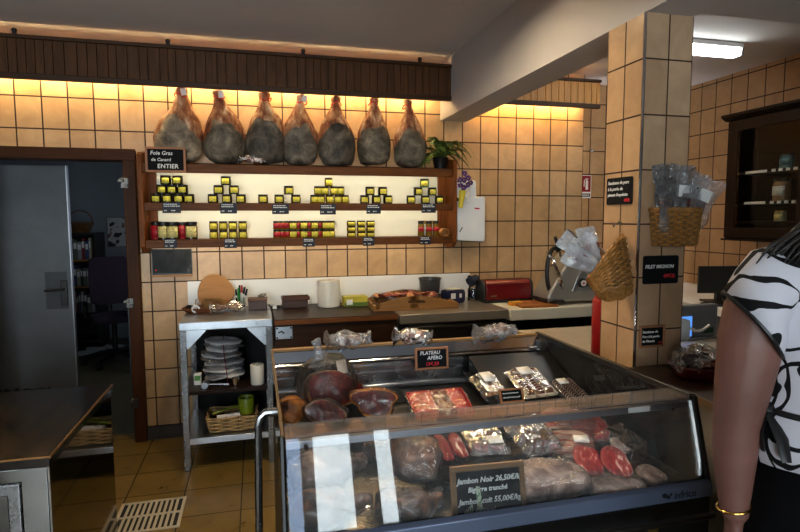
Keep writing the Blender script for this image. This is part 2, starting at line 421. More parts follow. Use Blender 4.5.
# ================================================================ BACK WALL: lamps, hams, shelf, jars
M['lamp_warm'] = emit('lamp_warm', (1, .71, .32, 1), LAMP_FASCIA)
M['lamp_amber'] = emit('lamp_amber', (1, .64, .24, 1), LAMP_AMBER)
M['lamp_shelf'] = emit('lamp_shelf', (1, .86, .58, 1), LAMP_SHELF)
M['lamp_cool'] = emit('lamp_cool', (.95, 1, .98, 1), LAMP_CEIL)
def tube_lamp(label, x0, x1, y, z, mat, r=.012):
    t = thing('tube_lamp', label, 'lamp', ((x0+x1)/2, y, z)); L = (x1-x0)/2
    MB().cyl((-L, 0, 0), (L, 0, 0), r, seg=10).build('tube', mat, t)
    e = MB()
    for s in (-1, 1): e.cyl((s*L, 0, 0), (s*(L+.018), 0, 0), r+.003, seg=10)
    e.build('end_cap', M['grey_plastic'], t)
    MB().bb((-L, -.016, .016), (L, .016, .03)).build('housing', M['grey_plastic'], t)  # added above the tube to hold its light off the ceiling
    for s in (-.6, .6): MB().bb((s*L-.01, -.008, -.006), (s*L+.01, YB-y if y > 3.99 else .02, .006)).build('clip', M['grey_plastic'], t)
    return t
tube_lamp('warm tube lamp hidden behind the dark wooden fascia above the hams', -2.7, 1.33, 4.03, 2.475, M['lamp_warm'])
tube_lamp('amber tube lamp behind the short wooden fascia right of the white beam', 1.66, 2.56, 4.03, 2.47, M['lamp_amber'])

def ham_mat(i, tan, grey, split):
    t = NT('ham_rind_%d' % i); v = t.coords((1, 1, 1), (i*1.7, i*.9, 0)); tc = t.add('ShaderNodeTexCoord'); sp = t.add('ShaderNodeSeparateXYZ'); t.link(tc.outputs['Object'], sp.inputs[0])
    n = t.noise(v, 9, 6, .65, .5); n2 = t.noise(t.coords((1, 1, .35), (i*1.7, i*.9, 0)), 24, 4, .6); n3 = t.noise(v, 4, 3, .5, 1.)
    low = t.ramp(n, [(.32, dark(grey, .16)), (.42, dark(grey, .5)), (.54, grey), (.68, dark(grey, 2.1))])
    up = t.ramp(n2, [(.3, rgb(80, 36, 22)), (.42, rgb(132, 74, 46)), (.56, tan), (.74, rgb(232, 206, 178))])
    f = t.math('ADD', sp.outputs[2], t.math('MULTIPLY', t.math('SUBTRACT', n3, .5), .26))
    f = t.math('ADD', f, t.math('MULTIPLY', t.math('MAXIMUM', t.math('SUBTRACT', t.math('ABSOLUTE', sp.outputs[0]), .055), 0.), 1.5))
    col = t.mix(t.ramp(f, [(0., (0, 0, 0, 1)), (split, (0, 0, 0, 1)), (split+.02, (1, 1, 1, 1))]), low, up)
    t.bump(t.math('ADD', n, t.math('MULTIPLY', n2, .5)), .8, .02)
    return t.fin(col, .6, 0, .35)
HAMS = [  # centre px, width px, bottom z, lean, words
    (178, 46, 1.93, .05, 'pale dusty cured ham hanging first from the left, behind the chalkboard'),
    (223, 41, 1.925, -.03, 'round dark grey cured ham hanging second from the left'),
    (265, 43, 1.93, .02, 'dark grey cured ham hanging third from left above the small wrapped sausage'),
    (299.5, 38, 1.925, .04, 'narrow dark cured ham hanging fourth from left, middle of the seven'),
    (338, 40, 1.925, -.02, 'round dark grey cured ham hanging fifth from the left'),
    (375, 37, 1.935, -.03, 'grey cured ham with pale top hanging sixth from the left'),
    (410, 36, 1.925, -.04, 'cured ham hanging last on the right beside the fern')]
M['cord_red'] = plain('cord_red', rgb(190, 30, 36), .7)
for i, (px, wpx, zb, lean, words_) in enumerate(HAMS):
    x = sx(px, 4.005, 130); sw = wpx/553*4.1/2/.138*.93
    t = thing('cured_ham', words_, 'ham', (x, 4.005, zb), 0, 'cured hams hanging under the fascia')
    prof = [(.004, 0), (.065, .002), (.105, .015), (.128, .055), (.134, .11), (.137, .165), (.128, .22), (.110, .27), (.086, .315), (.063, .355), (.044, .395), (.033, .428), (.030, .445), (.038, .463), (.036, .478), (.024, .49), (.004, .494)]
    rnd = random.Random(i+11)
    def fn(p, th, i=i, sw=sw, lean=lean):
        z = p.z; up = max(0, (z-.2)/.3)
        q = Vector((p.x*sw + lean*up*.6 + .012*math.sin(3*up+i), p.y*.72*min(1, sw), z))
        q.z += .03*math.sin(th+i)*(1-abs(z-.2)/.3)*.5 if .02 < z < .4 else 0
        return jit(q, .011, 11, i)
    tan = (rgb(176, 126, 90), rgb(164, 112, 78), rgb(184, 138, 100))[i % 3]
    grey = (rgb(142, 126, 106), rgb(104, 94, 80), rgb(92, 84, 74))[0 if i == 0 else 1 if i in (1, 5, 6) else 2]
    MB().lathe(prof, 26, fn=fn).build('rind', ham_mat(i, tan, grey, .265 + .02*((i*7) % 3-1)), t, smooth=180)
    tx = lean*.55
    c = MB(); c.tube([(tx+.036*math.cos(a)*sw, .034*math.sin(a), .437+.012*math.sin(a*2+i)) for a in [2*PI*k/12 for k in range(12)]], .0042, 6, True)
    c.tube([(tx, 0, .45), (tx+.012, -.01, .49), (tx, 0, .53), (tx-.004, .01, .565)], .0035, 6)
    c.build('cord', M['cord_red'], t)
    if i in (0, 1, 3): MB().box((tx+.012*(1 if i else 1.6), -.037, .455), (.034, .003, .045), (0, .2*(i-1), 0)).build('paper_tag', M['paper'], t)
    h = MB(); h.tube([(tx-.004, .01, .56), (tx-.004, .02, .585), (tx-.004, .0, .60), (tx-.004, -.015, .592)], .003, 6); h.build('hook', M['steel_dark'], t)
rl = MB().cyl((-.75, 3.985, 2.50), (1.36, 3.985, 2.50), .007)
for x in (-.7, .3, 1.3): rl.bb((x-.008, 3.885, 2.497), (x+.008, 3.985, 2.503))
tag(rl.build('ham_rail', M['steel_dark']), 'thin steel rail behind the fascia that carries the hams', 'rail')

# wall shelf ----------------------------------------------------------------
SH = thing('wall_shelf', 'long dark wooden wall shelf with two lit bays of jars', 'shelf', (0, 4.112, 0))
XA, XB, YFr = -.702, 1.425, -.195
for zt, hb in ((1.912, .060), (1.656, .052), (1.412, .054)):
    b = MB(); b.bb((XA, YFr+.018, zt-.02), (XB, 0, zt)); b.build('shelf_board', M['wood_shelf'], SH, bevel=.002)
    MB().bb((XA, YFr, zt-hb), (XB, YFr+.018, zt)).build('front_lip', M['wood_shelf'], SH, bevel=.004)
for (z0, z1) in ((1.656, 1.89), (1.412, 1.634)):
    MB().bb((XA+.055, -.012, z0+.001), (XB-.06, -.002, z1)).build('back_panel', M['shelf_back'], SH)
for x0, x1 in ((XA-.03, XA), (XB, XB+.03)):
    prof = [(0, 1.33), (-.13, 1.325), (-.17, 1.335), (-.205, 1.37), (-.212, 1.45), (-.205, 1.55), (-.209, 1.64), (-.205, 1.75), (-.209, 1.85), (-.212, 1.93), (-.205, 1.965), (-.18, 1.982), (-.12, 1.985), (-.05, 2.0), (0, 2.0)]
    PM = Matrix(((0, 1, 0, 0), (1, 0, 0, 0), (0, 0, 1, 0), (0, 0, 0, 1)))
    MB().prism(prof, x0, x1, PM).build('side_panel', M['wood_shelf_v'], SH, bevel=.004)
for x0, x1 in ((XA, XA+.055), (XB-.06, XB)):
    for z0, z1 in ((1.656, 1.89), (1.412, 1.634)):
        MB().bb((x0, -.03, z0), (x1, -.001, z1)).build('post', M['wood_shelf_v'], SH)
for z, lab in ((1.872, 'warm white strip lamp under the top shelf board'), (1.622, 'warm white strip lamp under the middle shelf board'), (1.376, 'warm white strip lamp under the lowest shelf board')):
    t = thing('strip_lamp', lab, 'lamp', (.375, 4.112+YFr+.03, z))
    MB().bb((-.99, -.006, .006), (.99, .006, .02)).build('holder', M['grey_plastic'], t)
    MB().bb((-.985, -.005, -.002), (.985, .005, .006)).build('strip', M['lamp_shelf'], t)

# jars ----------------------------------------------------------------------
M['jar_dark'] = plain('jar_dark', rgb(40, 32, 14), .12, 0, .2)
M['jar_gold'] = plain('jar_gold', rgb(120, 92, 30), .15, 0, .3)
M['lid_dark'] = plain('lid_dark', rgb(26, 24, 20), .35, .3)
M['lid_gold'] = plain('lid_gold', rgb(176, 142, 60), .3, .7)
def label_mat(name, c, band, ink=None):
    t = NT(name); tc = t.add('ShaderNodeTexCoord'); sp = t.add('ShaderNodeSeparateXYZ'); t.link(tc.outputs['Object'], sp.inputs[0])
    n = t.noise(t.coords((1, 1, 2.5)), 80, 2, .5)
    col = t.ramp(n, [(.36, dark(c, .5)), (.5, c), (.7, c)])
    return t.fin(col, .5)
M['lab_yellow'] = label_mat('lab_yellow', rgb(240, 224, 76), 0)
M['lab_cream'] = label_mat('lab_cream', rgb(226, 208, 130), 0)
M['lab_red'] = label_mat('lab_red', rgb(178, 22, 34), 0)
M['lab_white'] = label_mat('lab_white', rgb(232, 226, 210), 0)
M['lab_green'] = label_mat('lab_green', rgb(70, 120, 60), 0)
def jar_parts(t, r, h, mb, ml, mlab, arc=.82, l0=.15, l1=.73, sq=1., ):
    MB().lathe([(.002, 0), (r*.9, 0), (r, .004), (r, h*.74), (r*.88, h*.80), (r*.88, h*.84)], 16).build('jar_body', mb, t)
    MB().lathe([(.002, h*.82), (r*.95, h*.82), (r*.97, h*.86), (r*.97, h*.98), (r*.9, h), (.002, h)], 16).build('lid', ml, t)
    def fn(u, v): a = -PI/2 + (u-.5)*2*arc; return Vector(((r+.0012)*math.cos(a), (r+.0012)*math.sin(a), h*(l0+(l1-l0)*v)))
    MB().sheet(fn, 10, 1).build('label', mlab, t, solid=.0006)
PROTO = {}
def jar(kind, x, y, z, label, group, rz=0):
    if kind not in PROTO:
        t = thing('preserve_jar', label, 'jar', (x, y, z), rz, group)
        a = {'small': (.0345, .0602, M['jar_dark'], M['lid_dark'], M['lab_yellow'], .70),
             'slim': (.0285, .0602, M['jar_gold'], M['lid_dark'], M['lab_yellow'], .85),
             'green': (.034, .062, M['lab_green'], M['lid_dark'], M['lab_yellow'], .8),
             'redcap': (.026, .060, M['jar_gold'], M['lid_dark'], M['lab_red'], 1.1),
             'tall': (.040, .118, M['jar_dark'], M['lid_dark'], M['lab_cream'], 1.0, .12, .74),
             'tallred': (.036, .116, M['lab_red'], M['lid_dark'], M['lab_red'], 1.0, .10, .76),
             'tube': (.019, .118, M['jar_gold'], M['lid_gold'], M['lab_white'], 1.2, .05, .78),
             'tubered': (.024, .116, M['jar_gold'], M['lid_dark'], M['lab_red'], 1.2, .32, .60)}[kind]
        jar_parts(t, *a); PROTO[kind] = t
        return t
    t = copy_tree(PROTO[kind]); t.location = (x, y, z); t.rotation_euler = (0, 0, rz); t['label'] = label; t['group'] = group
    return t
PYR = [  # name, rows from the bottom up
    ('leftmost pyramid', 'small', [[157, 168.3, 179, 189.8], [162.7, 173, 183.8], [166.8, 178.8]]),
    ('second pyramid from the left', 'small', [[213.4, 227.5, 241.3], [219.3, 234.5], [226.8]]),
    ('three-jar pyramid beside the lone jar', 'small', [[279.5, 296], [289]]),
    ('tall slim pyramid in the middle', 'slim', [[314.3, 321, 329.5, 338.3, 345], [318.3, 325, 334.5, 340.7], [329]]),
    ('five-jar pyramid second from the right', 'small', [[364.5, 376.2, 387.6], [370, 382.7]]),
    ('rightmost pyramid by the fern', 'small', [[410.8, 425, 439], [418, 432]])]
ROWN = ['bottom', 'second', 'top']
for nm, kind, rows in PYR:
    for k, row in enumerate(rows):
        for j, px in enumerate(row):
            rn = ROWN[k] if k < len(rows)-1 else 'top'
            lab = 'yellow-labelled jar, %s in the %s row of the %s' % (ORD[j], rn, nm) if len(row) > 1 else 'yellow-labelled jar alone on top of the %s' % nm
            jar(kind, sx(px, 3.99), 3.99 + .004*((j*3+k) % 3-1), 1.6565+k*.0605, lab, 'small jars stacked on the upper shelf', random.uniform(-.15, .15))
jar('small', sx(263.3, 3.99), 3.99, 1.6565, 'yellow-labelled jar standing alone between two pyramids', 'small jars stacked on the upper shelf')
jar('green', sx(424.5, 3.99), 3.99, 1.6565+.121, 'jar with green side topping the rightmost pyramid', 'small jars stacked on the upper shelf', -.35)
for j, (px, kind, dy) in enumerate([(155, 'tallred', 0.02), (163.2, 'tall', -.01), (172.6, 'tall', -.035), (181.2, 'tallred', .035), (186.3, 'tallred', .05), (190.8, 'tall', -.01)]):
    jar(kind, sx(px, 4.0), 4.0+dy, 1.4125, '%s tall jar on the lower shelf, %s from its left end' % ('cream-labelled' if kind == 'tall' else 'red-labelled', ORD[j]), 'tall jars at the left of the lower shelf')
for k in range(2):
    for j, px in enumerate((213, 222.7, 232.4, 242.3)):
        jar('slim', sx(px, 3.99), 3.99, 1.4125+k*.0605, 'yellow-labelled jar, %s in the %s row of the eight-jar stack' % (ORD[j], ('bottom', 'top')[k]), 'jars stacked on the lower shelf')
    for j, px in enumerate((276.5, 281.5, 286.6, 292.5, 297.8, 303.3, 308.5, 314, 319.4, 325, 330.5)):
        kd = 'redcap' if j in (0, 2, 4, 6, 8) or j == 1 else 'slim'
        if j > 1 and j % 2: kd = 'slim'
        jar(kd, sx(px, 3.99), 3.99 + (.012 if kd == 'redcap' else -.012)*(1 if j else 0), 1.4125+k*.0605, '%s-labelled jar, %s in the %s row of the long red-and-yellow stack' % ('red' if kd == 'redcap' else 'yellow', ORD[j], ('bottom', 'top')[k]), 'jars in the long red and yellow stack')
for k in range(3):
    for j, px in enumerate((351, 361, 370.3)):
        t = jar('slim', sx(px, 3.99), 3.99, 1.4125+k*.0402, 'flat yellow-labelled jar, %s in the %s row of the nine-jar block' % (ORD[j], ROWN[k] if k < 2 else 'top'), 'flat jars in the nine-jar block')
        t.scale = (1.12, 1.12, .66)
for j, (px, kd) in enumerate(((421, 'tubered'), (424.8, 'tube'), (429, 'tubered'), (433.4, 'tube'), (436, 'tubered'))):
    jar(kd, sx(px, 4.0), 4.0 + (.028 if kd == 'tube' else 0), 1.4125, '%s slender jar, %s in the row beside the wooden cup' % ('white' if kd == 'tube' else 'red-banded', ORD[j]), 'slender jars at the right of the lower shelf')
cup = thing('wooden_cup', 'small round wooden cup lying on its side at the shelf end', 'cup', (sx(441.5, 3.97), 3.95, 1.412+.031))
MB().lathe([(.002, 0), (.028, 0), (.031, .006), (.031, .075), (.026, .078), (.024, .072), (.022, .012), (.002, .010)], 20, M=Matrix.Rotation(PI/2, 4, 'X')).build('cup_body', M['wood_board'], cup)

# price tags ----------------------------------------------------------------
def price_tag(label, px0, px1, y0, y1, seed):
    a, b = at(px0, y0, Y=3.905), at(px1, y1, Y=3.905); w_, h_ = b.x-a.x, a.z-b.z
    t = thing('price_tag', label, 'price tag', ((a.x+b.x)/2, 3.9125, b.z), 0, 'dark price tags on the shelf edge', (R(4), 0, 0))
    MB().bb((-w_/2, -.003, 0), (w_/2, 0, h_)).build('card', M['tag'], t, bevel=.0015)
    rnd = random.Random(seed); k = MB()
    for r, (fr, n0) in enumerate(((.84, 7), (.66, 8), (.24, 5))):
        x = -w_*.42
        for q in range(n0):
            l = rnd.uniform(.05, .1)*w_*(1 if r < 2 else .8)
            if r == 2 and q == 2: x += w_*.2
            if x+l > w_*.45: break
            k.box((x+l/2, -.0036, h_*fr), (l, .0012, h_*.085), (0, rnd.uniform(-.35, .35), 0)); x += l + .012*w_+rnd.uniform(.0, .03)*w_
    k.build('chalk_writing', M['chalk'], t)
    return t
UP_ = [(162, 181, 202.5, 213, 'under the leftmost pyramid'), (220, 237, 203, 213.5, 'under the second pyramid'), (272, 289, 204, 214, 'under the three-jar pyramid'), (320, 336, 204, 214.5, 'under the tall slim pyramid'), (366.5, 381, 204, 213.7, 'under the five-jar pyramid'), (421.7, 436, 203.5, 212.8, 'under the rightmost pyramid')]
for i, (a, b, c, d_, w_) in enumerate(UP_): price_tag('dark blue price tag on the middle board %s' % w_, a, b, c, d_, i)
LO_ = [(164, 177, 239, 248, 'under the tall cream-labelled jars'), (224, 237, 238.5, 248, 'under the eight-jar stack'), (303, 315, 238, 246.7, 'under the long red-and-yellow stack'), (363, 374.5, 237, 245.7, 'under the nine-jar block'), (420, 431, 236.5, 244.5, 'under the slender jars')]
for i, (a, b, c, d_, w_) in enumerate(LO_): price_tag('dark blue price tag on the lowest board %s' % w_, a, b, c, d_, i+20)
def chalkboard(name, label, w_, h_, loc, rot, fr=.014, mats=('wood_frame', 'wood_frame_v'), thick=.012, cat='chalkboard'):
    """local frame: board faces -y, origin at its bottom centre"""
    t = thing(name, label, cat, loc, 0, None, rot)
    MB().bb((-w_/2+.003, -thick*.5, .003), (w_/2-.003, 0, h_-.003)).build('board', M['slate'], t)
    if fr:
        MB().bb((-w_/2, -thick, 0), (w_/2, .001, fr)).build('frame_rail', M[mats[0]], t, bevel=.002)
        MB().bb((-w_/2, -thick, h_-fr), (w_/2, .001, h_)).build('frame_rail', M[mats[0]], t, bevel=.002)
        for s in (-1, 1): MB().bb((s*w_/2, -thick, fr), (s*(w_/2-fr), .001, h_-fr)).build('frame_stile', M[mats[1]], t, bevel=.002)
    return t
cb = chalkboard('chalkboard', 'wood-framed chalkboard reading Foie Gras de Canard Entier at the shelf corner', .244, .162, (-.553, 3.885, 1.850), (0, 0, 0), .014)
yb = -.0065
lettering('Foie Gras', .034, M['chalk'], cb, (-.092, yb, .112)); lettering('de Canard', .028, M['chalk'], cb, (-.088, yb, .072)); lettering('ENTIER', .038, M['chalk'], cb, (-.052, yb, .027), space=1.05, shear=.05)
# dark framed picture under the shelf
pt = thing('framed_picture', 'dark grey framed photograph hung on the tiles below the shelf', 'picture', (-.57, 4.113, 1.152))
MB().bb((-.13, -.012, 0), (.13, 0, .19)).build('backing', M['black'], pt)
tm = NT('photo_grey'); v = tm.coords((6, 1, 3)); n = tm.noise(v, 2.5, 5)
MB().bb((-.125, -.0135, .022), (.125, -.012, .186)).build('print', tm.fin(tm.ramp(n, [(.35, rgb(14, 14, 15)), (.6, rgb(38, 39, 41)), (.78, rgb(86, 88, 88))]), .55, 0, .25), pt)
MB().bb((-.132, -.018, -.004), (.132, 0, .012)).build('ledge', M['wood_board'], pt)
MB().ball((-.105, -.0138, .045), .006).build('red_dot', M['chalk_red'], pt)
# wrapped sausage lying on the shelf top
def wrapped_sausage(label, loc, L, r, rz, seed, group=None, tail=.07, mat='film_milky', smat=None):
    t = thing('wrapped_sausage', label, 'sausage', loc, rz, group)
    def fn(p, th): return jit(jit(p, r*.34, 22, seed), r*.22, 55, seed)
    n = 12; rings = []; prof = []
    for i in range(n+1):
        u = i/n; prof.append((r*(max(0., 1-(2*u-1)**4))**.5*(.8+.2*math.sin(u*5+seed)), (u-.5)*L))
    Mx = Matrix.Rotation(PI/2, 4, 'Y')
    MB().lathe(prof, 16, M=Matrix.Translation((0, 0, r*.82)) @ Mx, fn=fn).build('sausage', smat or M['saucisson'], t, smooth=180)
    prof2 = [(r*.75+.012, -L/2-tail), (r*.35, -L/2-tail*.4), (r*.7, -L/2-.008)] + [(q*1.10+.004, z) for q, z in prof[1:-1]] + [(r*.7, L/2+.008), (r*.3, L/2+tail*.35), (r*.5+.01, L/2+tail*.8)]
    def fn2(p, th): return jit(jit(p, r*.5, 24, seed+3), r*.3, 60, seed)
    f = MB().lathe(prof2, 20, M=Matrix.Translation((0, 0, r*.86)) @ Mx, fn=fn2)
    f.build('cling_film', M[mat], t, smooth=25)
    return t
def meat(name, stops, scale=20, rough=.35, dist=1., stretch=(1, 1, 1), bump=.3, spec=.5):
    t = NT(name); v = t.coords(stretch); n = t.noise(v, scale, 5, .6, dist); t.bump(n, bump, .004)
    return t.fin(t.ramp(n, stops), rough, 0, spec)
M['saucisson'] = meat('saucisson', [(.34, rgb(84, 44, 34)), (.46, rgb(176, 128, 108)), (.54, rgb(232, 220, 210)), (.8, rgb(248, 244, 240))], 34, .7)
wrapped_sausage('small white wrapped sausage lying on the shelf top below the hams', (sx(254, 3.95, 162), 3.945, 1.913), .17, .028, .1, 4, None, .02)

# fern in a dark pot ---------------------------------------------------------
fern = thing('potted_fern', 'green arching fern in a dark pot on the right shelf end', 'plant', (sx(441, 4.0, 160), 4.02, 1.912))
MB().lathe([(.002, 0), (.045, 0), (.062, .085), (.066, .09), (.06, .09), (.056, .075), (.002, .07)], 20).build('pot', M['black'], fern)
def frond(mb, base, ang, L, rise, droop, w0):
    base = Vector(base); dx, dy = math.cos(ang), math.sin(ang); pts = []
    for i in range(11):
        u = i/10; pts.append(base + Vector((dx*L*u, dy*L*u*.62, rise*math.sin(min(u*1.9, PI*.62)) - droop*u*u)))
    for i in range(1, 10):
        p = pts[i]; d = (pts[i+1]-pts[i-1]).normalized(); s = d.cross(Vector((0, 0, 1))).normalized(); ll = w0*math.sin(PI*(i+.6)/11.2)
        for sg in (-1, 1):
            for q in (0, .5):
                b0 = p + (pts[min(i+1, 10)]-p)*q
                tip = b0 + s*sg*ll + d*ll*.55 + Vector((0, 0, -ll*.25)); e = d*.0048
                vs = [mb.bm.verts.new(k) for k in (b0-e, b0+e, b0+(tip-b0)*.55+e*1.6, tip, b0+(tip-b0)*.55-e*1.2)]
                mb.bm.faces.new(vs)
    mb.tube(pts, [.0022-.0015*i/10 for i in range(11)], 4)
fol = MB(); rnd = random.Random(8)
for k in range(30):
    a = rnd.uniform(0, 2*PI)
    if math.sin(a) > .5: a = -a
    frond(fol, (rnd.uniform(-.02, .02), rnd.uniform(-.02, .02), .08), a, rnd.uniform(.15, .30), rnd.uniform(.08, .21), rnd.uniform(.03, .18), rnd.uniform(.030, .048))
for a, L, rs, dr in ((.15, .17, .09, .15), (.0, .16, .12, .12), (PI, .2, .06, .05), (PI+.3, .2, .09, .12)): frond(fol, (0, 0, .08), a, L, rs, dr, .028)
t = NT('fern_leaf'); n = t.noise(t.coords(), 14, 3); fm = t.fin(t.ramp(n, [(.3, rgb(38, 56, 18)), (.7, rgb(104, 124, 48))]), .5)
fol.build('fronds', fm, fern, smooth=180)
# yellow vase with purple flowers hung on the shelf's right side
vs = thing('wall_vase', 'narrow yellow vase fixed to the right side of the shelf', 'vase', (1.489, 3.925, 1.625))
va = plain('vase_yellow', rgb(226, 206, 42), .35)
MB().lathe([(.002, 0), (.016, 0), (.020, .06), (.025, .125), (.0265, .13), (.022, .128), (.017, .06), (.002, .02)], 16, M=Matrix.Rotation(R(7), 4, 'Y')).build('vase_body', va, vs)
MB().bb((-.033, -.006, .05), (-.016, .006, .075)).build('clip', M['steel'], vs)
fl = thing('artificial_flowers', 'dark purple orchid flowers with white sprigs standing in the yellow vase', 'flowers', (1.503, 3.925, 1.745))
pm = plain('petal', rgb(78, 34, 110), .5, 0, .5, 20); ph = plain('petal_heart', rgb(200, 170, 60), .5)
stm = MB(); rnd = random.Random(5)
FLW = [(.005, -.01, .03), (-.03, -.03, .045), (.03, -.03, .05), (.0, -.025, .085), (.04, -.01, .10), (.015, 0, .135), (-.025, -.01, .085), (.05, -.03, .065)]
for c in FLW: stm.tube([(0, 0, -.04), (c[0]*.4, c[1]*.4, c[2]*.5), c], .0016, 5)
for c in FLW:
    m = MB()
    for k in range(5):
        a = 2*PI*k/5 + rnd.uniform(-.2, .2); R0 = Euler((rnd.uniform(-.4, .4), rnd.uniform(-.4, .4), 0)).to_matrix().to_4x4()
        def fn(u, v, a=a, c=c, R0=R0):
            r = .024*v; w = .013*math.sin(PI*min(1, v*.95+.05))*(u-.5)*2
            q = Vector((r*math.cos(a)-w*math.sin(a), -.008*math.sin(v*2.5)-.002, r*math.sin(a)+w*math.cos(a)))
            return R0 @ q + Vector(c)
        m.sheet(fn, 4, 4)
    fo = m.build('blossom', pm, fl, smooth=180)
    MB().ball((c[0], c[1]-.009, c[2]), .0045, 8).build('blossom_heart', ph, fo)
stm.build('stem', fm, fl)
sp = MB()
for k in range(60):
    q = Vector((.045+rnd.uniform(-.018, .018), -.005+rnd.uniform(-.02, .02), -.02+rnd.uniform(-.07, .055))); sp.ball(q, .0045, 6)
sp.tube([(0, 0, -.04), (.03, 0, -.01), (.048, -.005, -.06)], .0015, 5)
sp.build('white_sprig', M['paper'], fl)

# paper towel dispenser ------------------------------------------------------
dp = thing('towel_dispenser', 'white paper towel dispenser on the tiles right of the shelf', 'dispenser', (1.60, 4.113, 1.366))
MB().prism([(-.116, .025), (-.112, .012), (.105, 0), (.114, .012), (.114, .335), (.104, .345), (-.116, .345)], -.135, -.001).build('case', M['white_plastic'], dp, bevel=.008, seg=3)
MB().prism([(-.11, .006), (.10, -.008), (.106, .012), (-.11, .02)], -.125, -.004).build('chrome_base', M['chrome'], dp, bevel=.003)
MB().prism([(-.115, .345), (.055, .345), (.05, .465), (.035, .472), (-.115, .472)], -.10, -.001).build('refill_cover', M['white_plastic'], dp, bevel=.006)
MB().box((.045, -.137, .255), (.038, .003, .010), (0, .08, 0)).build('badge', M['chalk_red'], dp)
MB().box((-.085, -.1365, .095), (.006, .003, .042), (0, .55, 0)).build('slot', M['black'], dp)
# fire extinguisher sign in the recess
es = thing('extinguisher_sign', 'small red and white extinguisher sign on the recessed tiles', 'sign', (2.857, 4.3995, 1.722))
MB().bb((-.052, -.004, 0), (.052, 0, .203)).build('plate', M['white_plastic'], es)
MB().bb((-.046, -.0048, .055), (.046, -.004, .197)).build('red_field', plain('sign_red', rgb(150, 20, 34), .5), es)
k = MB().lathe([(.001, .075), (.013, .075), (.013, .145), (.006, .157), (.006, .165), (.001, .165)], 12, (0.008, -.0052, 0), sxy=(1, .05))
k.box((.008, -.0052, .17), (.03, .001, .006)); k.tube([(-.004, -.0054, .17), (-.018, -.0054, .155), (-.02, -.0054, .10)], .003, 5)
k.build('pictogram', M['chalk'], es)
MB().bb((-.044, -.0048, .012), (.044, -.004, .040)).build('caption_field', M['slate'], es)
k = MB(); [k.bb((-.036+q*.0185, -.0054, .020), (-.022+q*.0185, -.0048, .032)) for q in range(4)]; k.build('caption', M['chalk'], es)
hk = MB().ball((2.90, 4.394, 2.14), .012).tube([(2.90, 4.39, 2.14), (2.90, 4.37, 2.13), (2.90, 4.36, 2.145)], .005, 6)
tag(hk.build('wall_hook', M['steel']), 'tiny steel hook on the recessed tiles above the extinguisher sign', 'hook')
# ================================================================ STEEL TABLE AT LEFT
TB = thing('steel_table', 'tall narrow stainless steel work table with two lower shelves', 'table', (-.19, 3.79, 0))
tx, ty, tz = .275, .29, .928
MB().bb((-tx, -ty, tz-.05), (tx, ty, tz)).build('tabletop', M['steel_bright'], TB, bevel=.004)
for sxn in (-1, 1):
    for syn in (-1, 1): MB().bb((sxn*(tx-.003), syn*(ty-.003), 0), (sxn*(tx-.041), syn*(ty-.041), tz-.05)).build('leg', M['steel'], TB, bevel=.002)
    MB().prism([(sxn*(tx-.041), tz-.05), (sxn*(tx-.041), tz-.165), (sxn*(tx-.05), tz-.165), (sxn*(tx-.155), tz-.055), (sxn*(tx-.155), tz-.05)], -ty+.010, -ty+.014).build('gusset', M['steel_bright'], TB)
MB().bb((-tx+.006, -ty+.03, .47), (tx-.006, ty-.006, .492)).build('shelf', M['wood_dark'], TB)
MB().bb((-tx+.006, -ty+.006, .165), (tx-.006, ty-.006, .205)).build('shelf', M['steel_bright'], TB, bevel=.003)
MB().bb((-tx+.04, ty-.012, .205), (tx-.04, ty-.006, tz-.05)).build('back_shade', M['black_matt'], TB)  # black sheet set in for the shade behind the shelves
X0, Y0 = -.19, 3.79
def onT(x, y, z=tz): return (x, y, z+.0005)
# bag stack on the middle shelf
bs = thing('bag_stack', 'stack of folded white plastic bags tied with a maroon strap on the middle shelf', 'bags', (-.235, 3.76, .4925))
rnd = random.Random(2)
for k in range(11):
    hgt = .006+.0225*k; wv = .132-.0012*k*(k % 3)
    def fn(p, k=k): return jit(jit(Vector((p.x, p.y, p.z)), .014, 14, k), .012, 45, k)
    m = MB().ball((rnd.uniform(-.016, .016), rnd.uniform(-.01, .01), hgt+.009), (wv, .12, .019), 18, M=Euler((rnd.uniform(-.03, .03), .02*(k-4), rnd.uniform(-.2, .2))).to_matrix().to_4x4(), fn=fn)
    m.build('folded_bag', M['film_milky'] if k % 2 else M['paper_grey'] if 'paper_grey' in M else M.setdefault('paper_grey', plain('paper_grey', rgb(206, 202, 204), .5, 0, .12, 20)), bs, smooth=60)
MB().tube([(.035, -.128, 0), (.03, -.137, .07), (.02, -.135, .15), (.015, -.12, .235), (.01, 0, .272)], .006, 6, flat=.5).build('strap', plain('maroon', rgb(110, 16, 40), .4), bs)
pr = thing('paper_roll', 'cream paper roll standing on the middle shelf of the steel table', 'roll', (-.015, 3.60, .4925))
MB().lathe([(.002, 0), (.041, 0), (.043, .004), (.043, .125), (.041, .128), (.018, .128), (.018, .06), (.002, .06)], 24).build('roll', M['ceramic'], pr)
mg = thing('metal_cup', 'small shiny metal cup lying in front of the bag stack', 'cup', (-.150, 3.575, .4925))
MB().lathe([(.002, 0), (.020, 0), (.026, .05), (.027, .055), (.024, .054), (.018, .006), (.002, .004)], 18).build('cup_body', M['chrome'], mg)
sq = thing('kitchen_mallet', 'grey metal kitchen mallet lying at the left of the middle shelf', 'tool', (-.29, 3.59, .4925))
MB().cyl((-.03, 0, .022), (.10, -.012, .016), .008, seg=10).build('handle', M['steel'], sq)
MB().cyl((-.045, -.03, .022), (-.04, .035, .022), .021, seg=14).build('head', M['steel_bright'], sq)
gc = thing('sticker_box', 'little box with a green label at the left of the middle shelf', 'box', (-.385, 3.68, .4925))
MB().bb((-.022, -.018, 0), (.022, .018, .075)).build('carton', M['paper'], gc, bevel=.003)
